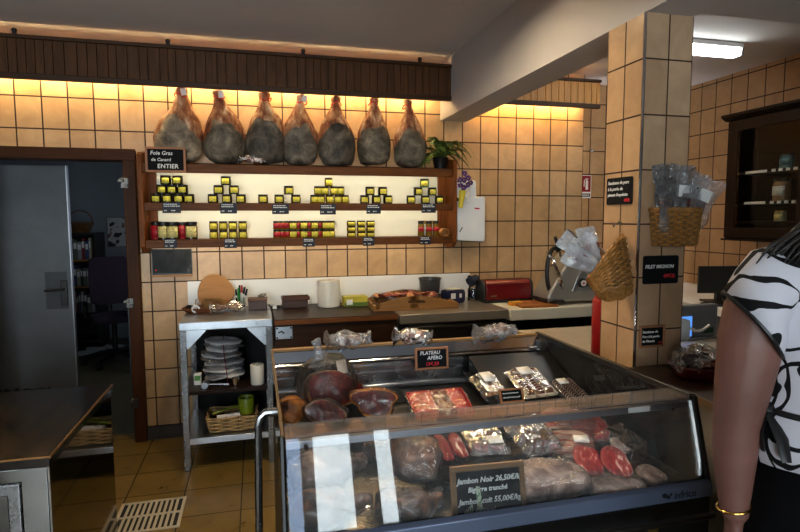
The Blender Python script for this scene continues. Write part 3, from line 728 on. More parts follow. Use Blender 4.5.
MB().bb((-.018, -.019, .03), (.018, -.018, .062)).build('label', plain('lab_g', rgb(90, 150, 70), .5), gc)
# woven helper: rows of canes around stakes
def weave(path, rows, z0, z1, grow, amp, r, n_st, phase=0, closed=True, mb=None, row_fn=None):
    mb = mb or MB()
    for k in range(rows):
        u = k/(rows-1); z = z0+(z1-z0)*u; pts = []; n = n_st*6
        for i in range(n if closed else n+1):
            t = i/n; p, nr = path(t, u)
            pts.append(Vector((p[0], p[1], z)) + Vector((nr[0], nr[1], 0))*amp*math.sin(PI*n_st*t + PI*k + phase))
        mb.tube(pts, r, 5, closed)
    return mb
M['wicker'] = plain('wicker', rgb(168, 116, 56), .55, 0, .4, 30, .2)
M['wicker_dark'] = plain('wicker_dark', rgb(120, 84, 44), .6, 0, .4, 30, .2)
M['wicker_pale'] = plain('wicker_pale', rgb(180, 146, 96), .55, 0, .4, 30, .2)
bk = thing('wicker_basket', 'low square wicker basket with a green scoop on the bottom shelf', 'basket', (-.175, 3.66, .2055))
def sqp(t, u, a=.135, b=.10):
    p = t*4; k = int(p) % 4; f = p-int(p); g = 1+.12*u
    c = [(-a, -b), (a, -b), (a, b), (-a, b)]; A, B = c[k], c[(k+1) % 4]
    n = [(0, -1), (1, 0), (0, 1), (-1, 0)][k]
    return ((A[0]+(B[0]-A[0])*f)*g, (A[1]+(B[1]-A[1])*f)*g), n
weave(sqp, 8, .008, .092, 0, .007, .0062, 16, mb=None).build('basket_weave', M['wicker_pale'], bk)
st = MB()
for k in range(16):
    p, n = sqp((k+.5)/16, 0); q, _ = sqp((k+.5)/16, 1); st.cyl((p[0], p[1], 0), (q[0], q[1], .10), .004, seg=6)
st.bb((-.13, -.095, 0), (.13, .095, .006)); st.build('stakes', M['wicker_dark'], bk)
gs = thing('green_scoop', 'lime green plastic scoop lying in the wicker basket', 'scoop', (-.09, 3.65, .29), .1)
gm = plain('lime', rgb(128, 142, 22), .4)
MB().lathe([(.004, 0), (.045, .002), (.052, .10), (.05, .105), (.047, .1), (.041, .008), (.004, .006)], 18).build('cup', gm, gs)
MB().tube([(-.04, -.01, .055), (-.1, -.02, .05), (-.19, -.03, .035), (-.215, -.032, .03)], [.012, .010, .013, .008], 8, flat=.5).build('handle', gm, gs)
jr = thing('glass_jar', 'dark glass jar lying in the wicker basket beside the green scoop', 'jar', (-.26, 3.67, .255))
MB().lathe([(.002, -.05), (.03, -.05), (.034, -.045), (.034, .03), (.024, .045), (.024, .05), (.002, .05)], 16, M=Matrix.Rotation(R(80), 4, 'Y')).build('jar_body', M['jar_dark'], jr)
MB().lathe([(.002, .05), (.027, .05), (.027, .068), (.002, .07)], 16, M=Matrix.Rotation(R(80), 4, 'Y')).build('lid', M['steel'], jr)
wr = thing('cling_roll', 'grey cling film roll lying at the front of the wicker basket', 'roll', (-.20, 3.60, .285))
MB().cyl((-.07, 0, 0), (.07, .012, .004), .022, seg=14).build('roll', M['paper_grey'], wr)

# objects on the steel table
def rb(c, a): return Matrix.Translation(c) @ Matrix.Rotation(a, 4, 'X')
brd = thing('round_board', 'round wooden board with scalloped edge leaning on the backsplash', 'board', (-.285, 4.0, tz+.001), 0, None, (R(-14), 0, 0))
poly = []
for i in range(64):
    a = 2*PI*i/64; r = .118*(1+.05*math.cos(a*3+.6)); x, z = r*math.cos(a)*1.03, r*math.sin(a)+.118
    poly.append((x, max(z, .004)))
MB().prism(poly, -.009, .009).build('board_body', M['wood_board'], brd, bevel=.003)
ty_ = thing('wicker_tray', 'shallow brown wicker tray full of netting at the table corner', 'tray', (-.335, 3.88, tz+.0005), .05)
def elp(t, u): a = 2*PI*t; g = 1+.18*u; return (.125*math.cos(a)*g, .085*math.sin(a)*g), (math.cos(a), math.sin(a))
weave(elp, 4, .006, .032, 0, .004, .005, 14).build('tray_weave', plain('tray_red', rgb(112, 58, 28), .5, 0, .3, 30), ty_)
MB().lathe([(.002, 0), (.12, 0), (.122, .004), (.002, .005)], 24, sxy=(1, .68)).build('tray_floor', M['wicker_dark'], ty_)
nt = thing('sausage_net', 'heap of tangled beige sausage netting lying in the wicker tray', 'netting', (-.315, 3.88, tz+.008))
rnd = random.Random(12); k = MB()
for q in range(46):
    a = rnd.uniform(0, 2*PI); c = Vector((.055*math.cos(a)*rnd.random(), .03*math.sin(a)*rnd.random(), .03+rnd.random()*.02)); rr_ = rnd.uniform(.025, .055); th = rnd.uniform(0, PI)
    k.tube([c + Vector((rr_*1.25*math.cos(b)*math.cos(th), rr_*.7*math.cos(b)*math.sin(th), max(-.025, rr_*.85*math.sin(b)+.01*math.sin(3*b)))) for b in [2*PI*s/12 for s in range(12)]], .0016, 4, True)
k.build('net_strands', plain('net', rgb(150, 112, 66), .8, 0, .3, 20), nt)
tp = thing('tape_roll', 'white roll of tape standing at the left edge of the tray', 'tape', (-.395, 3.80, tz+.034), .3)
MB().lathe([(.013, -.009), (.026, -.009), (.026, .009), (.013, .009), (.013, -.009)], 20, M=Matrix.Rotation(PI/2, 4, 'X')).build('tape', M['paper'], tp)
MB().lathe([(.011, -.0095), (.0135, -.0095), (.0135, .0095), (.011, .0095), (.011, -.0095)], 20, M=Matrix.Rotation(PI/2, 4, 'X')).build('core', M['slate'], tp)
bp = thing('tape_reel', 'small black reel behind the white roll of tape', 'reel', (-.44, 3.86, tz+.03), .6)
MB().lathe([(.004, -.012), (.024, -.012), (.024, -.008), (.016, -.007), (.016, .007), (.024, .008), (.024, .012), (.004, .012)], 18, M=Matrix.Rotation(PI/2, 4, 'X')).build('reel_body', M['black'], bp)
wrapped_sausage('brown cling-wrapped dried sausage lying at the front of the steel table', (-.19, 3.74, tz+.0005), .17, .034, .12, 9, None, .025, 'film', meat('dry_meat', [(.3, rgb(60, 36, 24)), (.5, rgb(118, 82, 56)), (.75, rgb(190, 160, 126))], 18, .6))
pc = thing('pen_cup', 'clear cup crowded with marker pens on the steel table', 'pen cup', (-.115, 3.92, tz+.0005))
MB().lathe([(.002, 0), (.030, 0), (.034, .085), (.032, .085), (.028, .004), (.002, .003)], 18).build('cup_body', M['glass'], pc)
PENS = [((-.018, 0), rgb(225, 225, 222), M['black'], (-.03, .0)), ((-.006, -.012), rgb(40, 150, 60), rgb(40, 150, 60), (-.012, -.03)), ((.006, .01), rgb(228, 226, 222), rgb(190, 30, 36), (.01, .02)), ((.014, -.008), rgb(232, 230, 226), rgb(20, 20, 24), (.045, -.01)), ((.004, -.002), rgb(230, 228, 222), rgb(24, 26, 40), (.03, .015)), ((-.012, .012), rgb(60, 60, 66), rgb(20, 20, 22), (-.005, .03))]
PNL = ['white marker pen with dark cap leaning left in the pen cup', 'green marker pen in the middle of the pen cup', 'white marker pen with red cap in the pen cup', 'white marker pen with black cap leaning right in the pen cup', 'white marker pen with navy cap beside the right-leaning pen', 'dark grey marker pen at the back of the pen cup']
for i, (b, c, cap, tip) in enumerate(PENS):
    p = thing('marker_pen', PNL[i], 'pen', (-.115, 3.92, tz+.006), 0, 'marker pens in the cup')
    A = Vector((b[0], b[1], 0)); B = Vector((tip[0], tip[1], .135+.012*(i % 3)))
    MB().cyl(A, A.lerp(B, .68), .0075, seg=10).build('barrel', plain('pen%d' % i, c, .4), p)
    MB().cyl(A.lerp(B, .68), B, .0082, .0062, seg=10).build('cap', cap if not isinstance(cap, tuple) else plain('cap%d' % i, cap, .4), p)
mb_ = plain('box_brown', rgb(66, 40, 32), .5)
b1 = thing('brown_box', 'dark brown lidded wooden box at the right rear of the steel table', 'box', (0.0, 3.90, tz+.0005), -.03)
MB().bb((-.062, -.05, 0), (.062, .05, .062)).build('box_body', mb_, b1, bevel=.003)
MB().bb((-.065, -.053, .0625), (.065, .053, .078)).build('lid', wood('box_lid', rgb(104, 66, 40), 'X'), b1, bevel=.003)
dh = thing('dried_herbs', 'grey tuft of dried herbs on the brown box', 'herbs', (.03, 3.90, tz+.079))
k = MB(); rnd = random.Random(4)
for q in range(30): k.tube([(rnd.uniform(-.03, .01), rnd.uniform(-.01, .01), .003), (rnd.uniform(-.03, .03), rnd.uniform(-.02, .02), rnd.uniform(.012, .03))], .0016, 4)
k.build('sprigs', plain('herb', rgb(120, 112, 100), .8), dh)

# ================================================================ COUNTERS ALONG THE BACK WALL
CZ = .92
MB_ = MB().bb((-.475, 4.100, .905), (1.64, 4.1125, 1.112)); bsp = MB_.build('backsplash', M['white_laminate'], bevel=.002)
tag(bsp, 'white splashback panel along the wall behind the counters', 'splashback')
wc = thing('wooden_counter', 'dark wooden counter with a black open front beside the steel table', 'counter', (.49, 3.80, 0))
MB().bb((-.395, -.31, CZ-.012), (.40, .297, CZ)).build('worktop', M['wood_dark'], wc, bevel=.003)
MB().bb((-.395, -.318, CZ-.035), (.40, -.3105, CZ-.004)).build('front_edge', wood('edge_wood', rgb(104, 60, 26), 'X', .5, .4, 1., .2), wc, bevel=.003)
MB().bb((-.39, -.30, .60), (.40, -.285, CZ-.0125)).build('front_panel', wood('panel_wood', rgb(46, 27, 13), 'X', .55, .5, 1., .15), wc)
MB().bb((-.39, -.28, 0), (-.37, .29, CZ-.013)).build('side_panel', M['wood_black'], wc)
MB().bb((.38, -.28, 0), (.40, .29, CZ-.013)).build('side_panel', M['wood_black'], wc)
MB().bb((-.37, .27, 0), (.38, .29, CZ-.013)).build('back_panel', M['wood_black'], wc)
MB().bb((-.37, -.28, .08), (.38, .27, .10)).build('lower_shelf', M['wood_black'], wc)
k = MB().bb((-.388, -.306, .795), (-.283, -.3005, .875)); o = k.build('lock_plate', M['steel_bright'], wc, bevel=.004)
k = MB(); [k.cyl((x, -.308, z), (x, -.3055, z), .006, seg=10) for x in (-.378, -.293) for z in (.805, .865)]; k.tube([(-.372, -.3085, .838), (-.35, -.3085, .846), (-.335, -.3085, .832)], .005, 6); k.build('screw', M['black'], o)
su = thing('steel_drawer_unit', 'low stainless steel drawer unit in the middle of the back counters', 'counter', (1.28, 3.78, 0))
MB().bb((-.385, -.33, CZ-.062), (.385, .318, CZ)).build('worktop', plain('steel_soft', rgb(158, 148, 134), .3, .6, .1, 5), su, bevel=.004)
MB().bb((-.38, -.29, .08), (.38, .315, CZ-.0625)).build('body', M['steel_dark'], su)
for z0, z1 in ((.62, .845), (.36, .605), (.10, .345)):
    dr_ = MB().bb((-.31, -.316, z0), (.375, -.2905, z1)).build('drawer', M['steel_dark'], su, bevel=.004)
    MB().bb((-.29, -.325, z1-.03), (.355, -.3165, z1-.012)).build('handle', M['steel_dark'], dr_, bevel=.003)
MB().bb((-.378, -.30, .79), (-.318, -.2905, .85)).build('switch_plate', M['black'], su)
cc = thing('cream_counter', 'cream topped counter with black open base at the right of the back wall', 'counter', (2.155, 3.77, 0))
MB().bb((-.478, -.33, CZ-.078), (.465, .335, CZ)).build('worktop', M['cream'], cc, bevel=.006)
for x in (-.46, .44): MB().bb((x-.012, -.27, 0), (x+.012, .33, CZ-.0785)).build('side_panel', M['black_matt'], cc)
MB().bb((-.448, .31, 0), (.428, .33, CZ-.0785)).build('back_panel', M['black_matt'], cc)
MB().bb((-.22, -.315, .70), (.428, .0, .775)).build('drawer', M['steel_dark'], cc, bevel=.004)
MB().bb((-.448, -.26, .08), (.428, .31, .10)).build('lower_shelf', M['black_matt'], cc)

# things on the counters
zt = CZ+.0006
bb1 = thing('brown_box', 'dark brown box with a loose tray lid on the wooden counter', 'box', (.255, 3.97, zt), .04)
MB().bb((-.088, -.05, 0), (.088, .05, .052)).build('box_body', mb_, bb1, bevel=.003)
k = MB(); k.bb((-.092, -.056, .0525), (.100, .056, .060)); k.bb((-.092, -.056, .060), (.100, -.050, .078)); k.bb((-.092, .050, .060), (.100, .056, .078)); k.bb((-.092, -.05, .06), (-.086, .05, .078)); k.bb((.094, -.05, .06), (.1, .05, .078))
k.build('lid', wood('lid2', rgb(84, 50, 34), 'X'), bb1, bevel=.002)
cp = thing('charger_plug', 'little black and white plug beside the brown lidded box', 'plug', (.112, 3.93, zt))
MB().bb((-.014, -.014, 0), (.014, .014, .026)).build('plug_body', M['white_plastic'], cp, bevel=.004)
MB().tube([(.014, 0, .014), (.03, -.004, .02), (.038, .005, .008), (-.02, .02, .006), (-.04, .01, .03)], .005, 6).build('cord', M['black'], cp)
r1 = thing('paper_roll', 'large white paper towel roll standing on the wooden counter', 'roll', (.495, 3.95, zt))
MB().lathe([(.002, 0), (.078, 0), (.081, .004), (.081, .182), (.078, .187), (.02, .187), (.02, .12), (.002, .12)], 32).build('roll', M['ceramic'], r1)
yb_ = thing('yellow_carton', 'yellow and green carton box right of the paper towel roll', 'box', (.68, 3.93, zt), .05)
MB().bb((-.085, -.045, 0), (.085, .045, .07)).build('carton', plain('carton_y', rgb(206, 190, 60), .5), yb_, bevel=.002)
MB().bb((-.084, -.0465, .002), (.084, -.0452, .028)).build('green_band', plain('carton_g', rgb(96, 124, 52), .5), yb_)
MB().bb((-.07, -.0472, .012), (-.025, -.0466, .05)).build('label', M['paper'], yb_)
wt = thing('wooden_tray', 'large wooden serving tray with curved cut-out handles', 'tray', (1.065, 3.80, zt), -.045)
a, b_ = .30, .185
MB().bb((-a, -b_, 0), (a, b_, .012)).build('tray_floor', M['wood_tray'], wt)
for s in (-1, 1): MB().bb((s*a, -b_, .012), (s*(a-.012), b_, .04)).build('end_rail', M['wood_tray'], wt, bevel=.003)
for s in (-1, 1):   # long sides rise in the middle and carry a slot
    n = 20; k = MB()
    def zt_(u): return .035 + .06*max(0, math.sin(PI*u))**1.0
    for i in range(n):
        u0, u1 = i/n, (i+1)/n; x0, x1 = -a+2*a*u0, -a+2*a*u1; um = (u0+u1)/2
        segs = [(.0, zt_)] if not (.40 < um < .60) else None
        y0, y1 = s*b_, s*(b_-.012)
        def slab(za0, za1, zb0, zb1):
            V = [k.bm.verts.new(p) for p in ((x0, y0, za0), (x1, y0, zb0), (x1, y0, zb1), (x0, y0, za1), (x0, y1, za0), (x1, y1, zb0), (x1, y1, zb1), (x0, y1, za1))]
            for f in ((0, 1, 2, 3), (7, 6, 5, 4), (0, 4, 5, 1), (3, 2, 6, 7), (0, 3, 7, 4), (1, 5, 6, 2)): k.bm.faces.new([V[q] for q in f])
        if segs: slab(.0125, zt_(u0), .0125, zt_(u1))
        else: slab(.0125, .045, .0125, .045); slab(.065, zt_(u0), .065, zt_(u1))
    bmesh.ops.remove_doubles(k.bm, verts=k.bm.verts, dist=.0005)
    k.build('handle_rail', M['wood_tray'], wt, smooth=20)
mt = thing('metal_platter', 'oval steel platter of sliced cured meats in the wooden tray', 'platter', (1.04, 3.83, zt+.0125), -.04)
def pf(p, t): return p
MB().lathe([(.002, 0), (.20, 0), (.225, .022), (.25, .055), (.262, .058), (.262, .062), (.248, .06), (.222, .027), (.198, .005), (.002, .005)], 40, sxy=(1, .52)).build('platter', M['steel'], mt)
M['slice_red'] = meat('slice_red', [(.3, rgb(64, 14, 10)), (.5, rgb(116, 32, 20)), (.64, rgb(160, 76, 44)), (.78, rgb(224, 176, 140))], 26, .3)
M['slice_tan'] = meat('slice_tan', [(.3, rgb(130, 70, 34)), (.5, rgb(190, 120, 70)), (.75, rgb(230, 190, 150))], 22, .35)
rnd = random.Random(22)
SL = []
for i in range(17):
    u = i/16; x = -.2+.4*u; y = rnd.uniform(-.045, .05)*(1-abs(2*u-1)*.5); SL.append((x, y))
for i, (x, y) in enumerate(SL):
    def fn(p, i=i): return jit(p, .012, 20, i)
    o = MB().ball((x, y, .062+rnd.uniform(-.004, .008)), (rnd.uniform(.030, .042), rnd.uniform(.028, .04), .010), 14, M=Euler((rnd.uniform(-.4, .4), rnd.uniform(-.5, .5), rnd.uniform(0, 3))).to_matrix().to_4x4(), fn=fn).build('cured_meat_piece', M['slice_red'] if i % 3 else M['slice_tan'], None, smooth=60)
    o.location = Vector((1.04, 3.83, zt+.0125)); o.rotation_euler = (0, 0, -.04)
    tag(o, '%s piece of cured meat on the platter, %s' % ('red' if i % 3 else 'tan', '%s from its left end' % ORD[i] if i < 9 else '%s from its right end' % ORD[16-i]), 'cured meat', 'cured meat pieces on the steel platter')
bd = MB()
def fnb(p): return jit(p, .008, 16, 5)
bd.ball((0, 0, .03), (.20, .095, .024), 24, fn=fnb)
o = bd.build('meat_bed', M['slice_tan'], mt, smooth=80)
bu = thing('plastic_bucket', 'dark grey translucent plastic bucket behind the wooden tray', 'bucket', (1.27, 3.99, zt))
MB().lathe([(.002, 0), (.066, 0), (.068, .004), (.083, .165), (.088, .168), (.088, .176), (.080, .176), (.064, .008), (.002, .008)], 28).build('bucket_body', plain('bucket', rgb(62, 64, 66), .25), bu)
bl = thing('coffee_pack', 'navy blue soft pack with a white label beside the bucket', 'pack', (1.415, 3.87, zt), .25)
nb = plain('navy', rgb(28, 32, 62), .35)
def fnp(p): return jit(Vector((max(-.078, min(.078, p.x)), max(-.05, min(.05, p.y)), max(-.048, min(.048, p.z)))), .006, 18, 2)
MB().ball((0, 0, .05), (.12, .085, .075), 24, fn=fnp).build('pack_body', nb, bl, smooth=50)
MB().bb((-.055, -.0545, .035), (-.015, -.052, .075)).build('label', M['paper'], bl)
MB().bb((.02, -.0545, .04), (.04, -.052, .07)).build('label', M['paper'], bl)
MB().bb((-.05, -.035, .0985), (.05, .035, .104)).build('top_fold', M['cream'], bl)
cj = thing('glass_jar', 'clear glass jar holding a dark blue cloth beside the toaster', 'jar', (1.595, 3.92, zt))
MB().lathe([(.002, 0), (.038, 0), (.042, .004), (.042, .085), (.035, .10), (.035, .11), (.032, .11), (.038, .084), (.038, .006), (.002, .005)], 22).build('jar_body', M['glass'], cj)
bcl = thing('blue_cloth', 'crumpled dark blue cloth stuffed in the glass jar', 'cloth', (1.595, 3.92, zt+.05))
def fnc(p): return jit(p, .03, 28, 6)
MB().ball((0, 0, .10), (.05, .045, .038), 20, fn=fnc).ball((0, 0, .0), (.028, .028, .045), 14).build('cloth_body', plain('navy_cloth', rgb(26, 30, 50), .9), bcl, smooth=60)
ts = thing('toaster', 'long dark red toaster with black ends and base', 'toaster', (1.815, 3.84, zt), .02)
prof = []
for i in range(17):
    a = PI*i/16; prof.append((.188*max(-1, min(1, math.cos(a)*1.18)) if False else .19*math.cos(a), .0))
sec = [(-.078, .018), (-.080, .09), (-.074, .14), (-.055, .160), (-.02, .168), (.02, .168), (.055, .160), (.074, .14), (.080, .09), (.078, .018)]
PM = Matrix(((0, 1, 0, 0), (1, 0, 0, 0), (0, 0, 1, 0), (0, 0, 0, 1)))
MB().prism(sec, -.185, .185, PM).build('shell', M['red_toaster'], ts, bevel=.008, seg=3)
sec2 = [(y*1.03, .014+(z-.018)*1.03) for y, z in sec]
MB().prism(sec2, -.205, -.1855, PM).build('end_panel', M['black'], ts, bevel=.008)
MB().prism(sec2, .1855, .205, PM).build('end_panel', M['black'], ts, bevel=.008)
MB().bb((-.2, -.083, 0), (.2, .083, .017)).build('base', M['black'], ts, bevel=.004)
MB().bb((-.15, -.016, .1685), (.15, .016, .170)).build('slot', M['black_matt'], ts)
MB().box((-.125, -.0815, .05), (.045, .002, .012)).build('badge', M['steel'], ts)
sg = thing('sponge', 'small orange sponge lying in front of the toaster', 'sponge', (1.80, 3.62, zt), .1)
MB().bb((-.047, -.03, 0), (.047, .03, .022)).build('sponge_body', plain('sponge_o', rgb(226, 140, 24), .9, 0, .2, 60, .5), sg, bevel=.006)
sgn = MB().bb((-.046, -.029, .0222), (.046, .029, .027)).build('scour_pad', plain('sponge_y', rgb(214, 160, 60), .9), sg)
ct = thing('cutting_board', 'brown wooden cutting board in front of the meat slicer', 'cutting board', (1.925, 3.585, zt), -.06)
MB().bb((-.14, -.115, 0), (.14, .115, .018)).build('board_body', wood('cutboard', rgb(158, 94, 42), 'X', .5, .3), ct, bevel=.004)
# meat slicer
sl = thing('meat_slicer', 'silver electric meat slicer on the cream counter', 'slicer', (2.24, 3.66, zt))
sb = plain('slicer_metal', rgb(176, 172, 164), .38, .55, .06)
MB().prism([(-.22, .02), (.21, .02), (.20, .055), (.17, .075), (.155, .30), (.10, .355), (-.02, .36), (-.06, .33), (-.20, .11), (-.225, .06)], -.12, .11).build('body', sb, sl, bevel=.022, seg=4)
MB().prism([(-.035, .095), (.155, .075), (.135, .285), (.055, .30)], -.126, -.119).build('front_plate', M['steel_bright'], sl, bevel=.004)
MB().lathe([(.002, -.012), (.15, -.012), (.158, 0), (.15, .012), (.002, .016)], 40, M=Matrix.Translation((-.13, -.04, .24)) @ Matrix.Rotation(R(68), 4, 'Y') @ Matrix.Rotation(R(20), 4, 'X')).build('blade', M['chrome'], sl)
k = MB(); pts = [(-.155+.17*math.cos(a)*.35, -.08, .24+.17*math.sin(a)) for a in [R(60)+R(240)*i/18 for i in range(19)]]
k.tube(pts, .016, 8, flat=1.); k.build('blade_guard', M['black'], sl)
MB().prism([(-.25, .02), (-.10, .02), (-.12, .045), (-.24, .045)], -.16, .10).build('carriage', M['steel_dark'], sl, bevel=.006)
MB().tube([(-.10, -.05, .40), (-.12, -.06, .43), (-.15, -.07, .49)], [.014, .014, .012], 10).build('handle', M['black'], sl)
MB().tube([(-.06, 0, .345), (-.10, -.05, .41)], .009, 8).build('handle_arm', M['steel'], sl)
MB().bb((.03, -.05, .36), (.13, .06, .405)).build('sharpener_cover', M['steel_dark'], sl, bevel=.012)
k = MB().cyl((.045, -.127, .155), (.045, -.145, .155), .036, .032, 24); kn = k.build('thickness_dial', M['black'], sl, bevel=.003)
MB().cyl((.045, -.1455, .155), (.045, -.148, .155), .022, seg=20).build('dial_face', M['white_plastic'], kn)
MB().box((.045, -.1487, .155), (.026, .0015, .006)).box((.045, -.1487, .155), (.006, .0012, .026)).build('dial_cross', M['chalk_red'], kn)
MB().cyl((.10, -.127, .15), (.10, -.15, .15), .022, .018, 18).box((.108, -.148, .15), (.05, .014, .016), (0, .6, 0)).build('knob', M['black'], sl, bevel=.003)
for x in (-.18, .17):
    for y in (-.09, .08): MB().cyl((x, y, 0), (x, y, .022), .018, .014, 12).build('foot', M['black'], sl)

# ================================================================ STEEL CABINET IN THE LEFT FOREGROUND
lc = thing('steel_cabinet', 'polished stainless steel counter cabinet filling the lower left corner', 'counter', (-1.19, 2.10, 0))
MB().bb((-.60, -.36, .84), (.60, .36, .872)).build('worktop', M['steel_top'], lc, bevel=.003)
MB().bb((-.595, -.352, .10), (.588, .352, .8395)).build('carcass', M['steel_mirror'], lc, bevel=.002)
MB().bb((.5885, -.351, .101), (.594, .352, .8395)).build('side_sheet', M['steel_side'], lc)
MB().bb((-.56, -.32, 0), (.56, .33, .10)).build('plinth', M['black'], lc)
MB().bb((.592, .355, .845), (.603, .358, .875)).build('corner_cap', M['alu'], lc) if 0 else None
for x0, x1 in ((-.585, -.045), (-.02, .520)):
    d_ = MB().bb((x0, -.362, .13), (x1, -.353, .800)).build('door', M['steel'], lc, bevel=.003)
    MB().bb((x0+.03, -.366, .16), (x1-.03, -.3625, .77)).build('door_panel', M['steel_dark'], d_, bevel=.002)
    MB().tube([(x0+.10, -.368, .70), (x0+.10, -.395, .70), (x0+.10, -.395, .55), (x0+.10, -.368, .55)], .006, 8).build('handle', M['chrome'], d_)
# brass-coloured edge trim on the cabinet top
MB().bb((.599, -.361, .866), (.6025, .361, .8735)).build('edge_trim', plain('brass_edge', rgb(156, 112, 66), .3, .8), lc)
MB().bb((-.60, -.3625, .869), (.60, -.3605, .8735)).build('edge_trim', plain('brass_edge2', rgb(156, 112, 66), .3, .8), lc)
# ================================================================ REFRIGERATED DISPLAY CASE
CB = Vector((.667, 1.83, 0)); CL = -CB
case = thing('display_case', 'glass fronted refrigerated display case full of cured meats', 'display case', CB)
x0, x1 = .050, 1.285
yf0, zf0, yf1, zf1, yr = 1.312, .745, 1.382, 1.0, 2.33
PMX = Matrix(((0, 1, 0, 0), (1, 0, 0, 0), (0, 0, 1, 0), (0, 0, 0, 1)))
def cb_(mb, name, mat, par=None, **k):
    return mb.build(name, mat, par or case, loc=CL if par is None else (0, 0, 0), **k)
cb_(MB().bb((x0, 1.33, .10), (x1, yr+.02, .655)), 'base_cabinet', M['black'], bevel=.004)
cb_(MB().bb((x0+.04, 1.38, 0), (x1-.04, yr-.02, .10)), 'plinth', M['black_matt'])
cb_(MB().prism([(1.285, .730), (1.300, .722), (1.36, .722), (1.36, .742), (1.306, .774), (1.288, .768)], x0, x1, PMX), 'front_band', M['band'], bevel=.003)
cb_(MB().prism([(1.296, .560), (1.33, .560), (1.33, .7215), (1.296, .7215)], x0, x1, PMX), 'kick_panel', M['black'])
for a, b in ((x0, x0+.012), (x1-.012, x1)):
    cb_(MB().bb((a, 1.33, .655), (b, yr+.02, .742)), 'end_wall', M['black'])
cb_(MB().bb((x0+.012, 1.36, .655), (x1-.012, 1.84, .70)), 'front_deck', M['steel'])
cb_(MB().prism([(1.84, .655), (yr-.03, .655), (yr-.03, .825), (1.84, .785)], x0+.012, x1-.012, PMX), 'rear_deck', M['steel_dark'])
gp = [(1.330, .743), (yf0+.006, .743), (yf1+.004, zf1-.004), (yr, zf1-.004), (yr, .743)]
for a in (x0+.001, x1-.007): cb_(MB().prism(gp, a, a+.006, PMX), 'side_glass', M['glass_case'])
# sloping front pane and the narrow top pane
cb_(MB().prism([(yf0-.006, .744), (yf0, .744), (yf1, zf1-.006), (yf1-.006, zf1-.004)], x0+.008, x1-.008, PMX), 'front_glass', M['glass_case'])
cb_(MB().prism([(yf1-.004, zf1-.003), (yf1-.004, zf1+.003), (yf1+.075, zf1+.006), (yf1+.075, zf1)], x0+.008, x1-.008, PMX), 'top_glass', M['glass_edge'])
cb_(MB().prism([(yf1+.004, .964), (yf1+.030, .972), (yf1+.028, .982), (yf1+.004, .984)], x0+.008, x1-.008, PMX), 'light_rail', M['alu'], bevel=.002)
cb_(MB().box((1.10, yf1+.0025, .975), (.075, .002, .016)), 'rail_sticker', M['paper'])
# black edges of the right side glass, thin brown edge on the left
cb_(MB().bb((x1-.012, yf1-.006, zf1-.012), (x1+.008, yr+.02, zf1+.010)), 'edge_rail', M['black'], bevel=.003)
fp = [(yf0-.016, .742), (yf0+.004, .742), (yf1+.006, zf1+.006), (yf1-.012, zf1+.006)]
cb_(MB().prism(fp, x1-.006, x1+.010, PMX), 'corner_post', M['black'], bevel=.003)
cb_(MB().prism([(y, z) for y, z in fp], x0-.006, x0+.004, PMX), 'corner_post', M['black'], bevel=.002)
cb_(MB().bb((x0-.003, yf1, zf1-.005), (x0+.006, yr+.01, zf1+.004)), 'edge_rail', plain('brown_edge', rgb(84, 62, 40), .4, .3))
for px in (306, 672):
    q = at(px, 442 if px < 400 else 400, Y=yf1-.01); q.x = min(max(q.x, x0+.05), x1-.05)
    cb_(MB().cyl((q.x, yf1-.016, .972), (q.x, yf1-.006, .974), .006, seg=14), 'glass_fixing', M['black'])
# rear top: tan edge, bright sloping strip, rail, sliding panels
M['ledge'] = plain('ledge', rgb(190, 196, 206), .16, 1, .06, 5)
cb_(MB().bb((x0, yr-.005, .992), (x1-.012, yr+.02, 1.004)), 'rear_edge', plain('tan_edge', rgb(150, 112, 70), .45, .2), bevel=.002)
cb_(MB().prism([(yr-.034, .952), (yr-.012, .992), (yr-.006, .992), (yr-.028, .952)], x0+.008, x1-.012, PMX), 'rear_ledge', M['ledge'])
cb_(MB().cyl((x0+.008, yr-.075, .948), (x1-.012, yr-.075, .948), .008, seg=10), 'rear_rail', M['chrome'])
cb_(MB().bb((x0+.008, yr-.05, .835), (x1-.012, yr-.04, .95)), 'sliding_panel', M['steel'])
for z in (.915, .885): cb_(MB().bb((x0+.008, yr-.062, z), (x1-.012, yr-.05, z+.008)), 'panel_rail', M['steel'])
cb_(MB().bb((x0+.012, yr-.075, .822), (x1-.012, yr-.05, .842)), 'lower_rail', M['steel_bright'], bevel=.003)
cb_(MB().bb((x1-.05, yr-.10, .945), (x1-.03, yr-.06, .99)).cyl((x1-.10, yr-.09, .96), (x1-.02, yr-.09, .96), .006, seg=8), 'rail_bracket', M['steel'])
# push handle at the left end and the bumper bar along the front
cb_(MB().tube([(x0-.001, 1.62, .985), (.012, 1.62, .985), (-.002, 1.62, .972), (-.008, 1.62, .95), (-.014, 1.62, .60), (-.014, 1.62, .30), (0, 1.62, .27), (x0-.001, 1.62, .27)], .0115, 10), 'push_handle', M['steel'])
br_ = cb_(MB().tube([(.09, 1.222, .713), (1.228, 1.222, .713)], .010, 10), 'bumper_bar', M['steel_dark'])
for x in (.20, 1.085):
    cb_(MB().cyl((x, 1.222, .713), (x, 1.297, .655), .006, seg=8).cyl((x, 1.288, .655), (x, 1.2961, .655), .019, seg=20), 'bar_bracket', M['chrome'])
# maker's mark on the band
bm_ = plain('mark', rgb(24, 26, 34), .5)
o = lettering('infrico', .030, bm_, case, CL + Vector((1.150, 1.2862, .738)), (R(88), 0, 0), 'maker_lettering', 0, 1, space=1.0)
k = MB()
for q, (x, z, r) in enumerate(((1.118, .752, .009), (1.130, .746, .007), (1.139, .753, .004))):
    k.prism([(x+r*math.cos(a), z+r*math.sin(a)*(.8 if q < 2 else 1)) for a in [2*PI*i/12 for i in range(12)]], 1.2852, 1.2868)
cb_(k, 'maker_emblem', bm_)
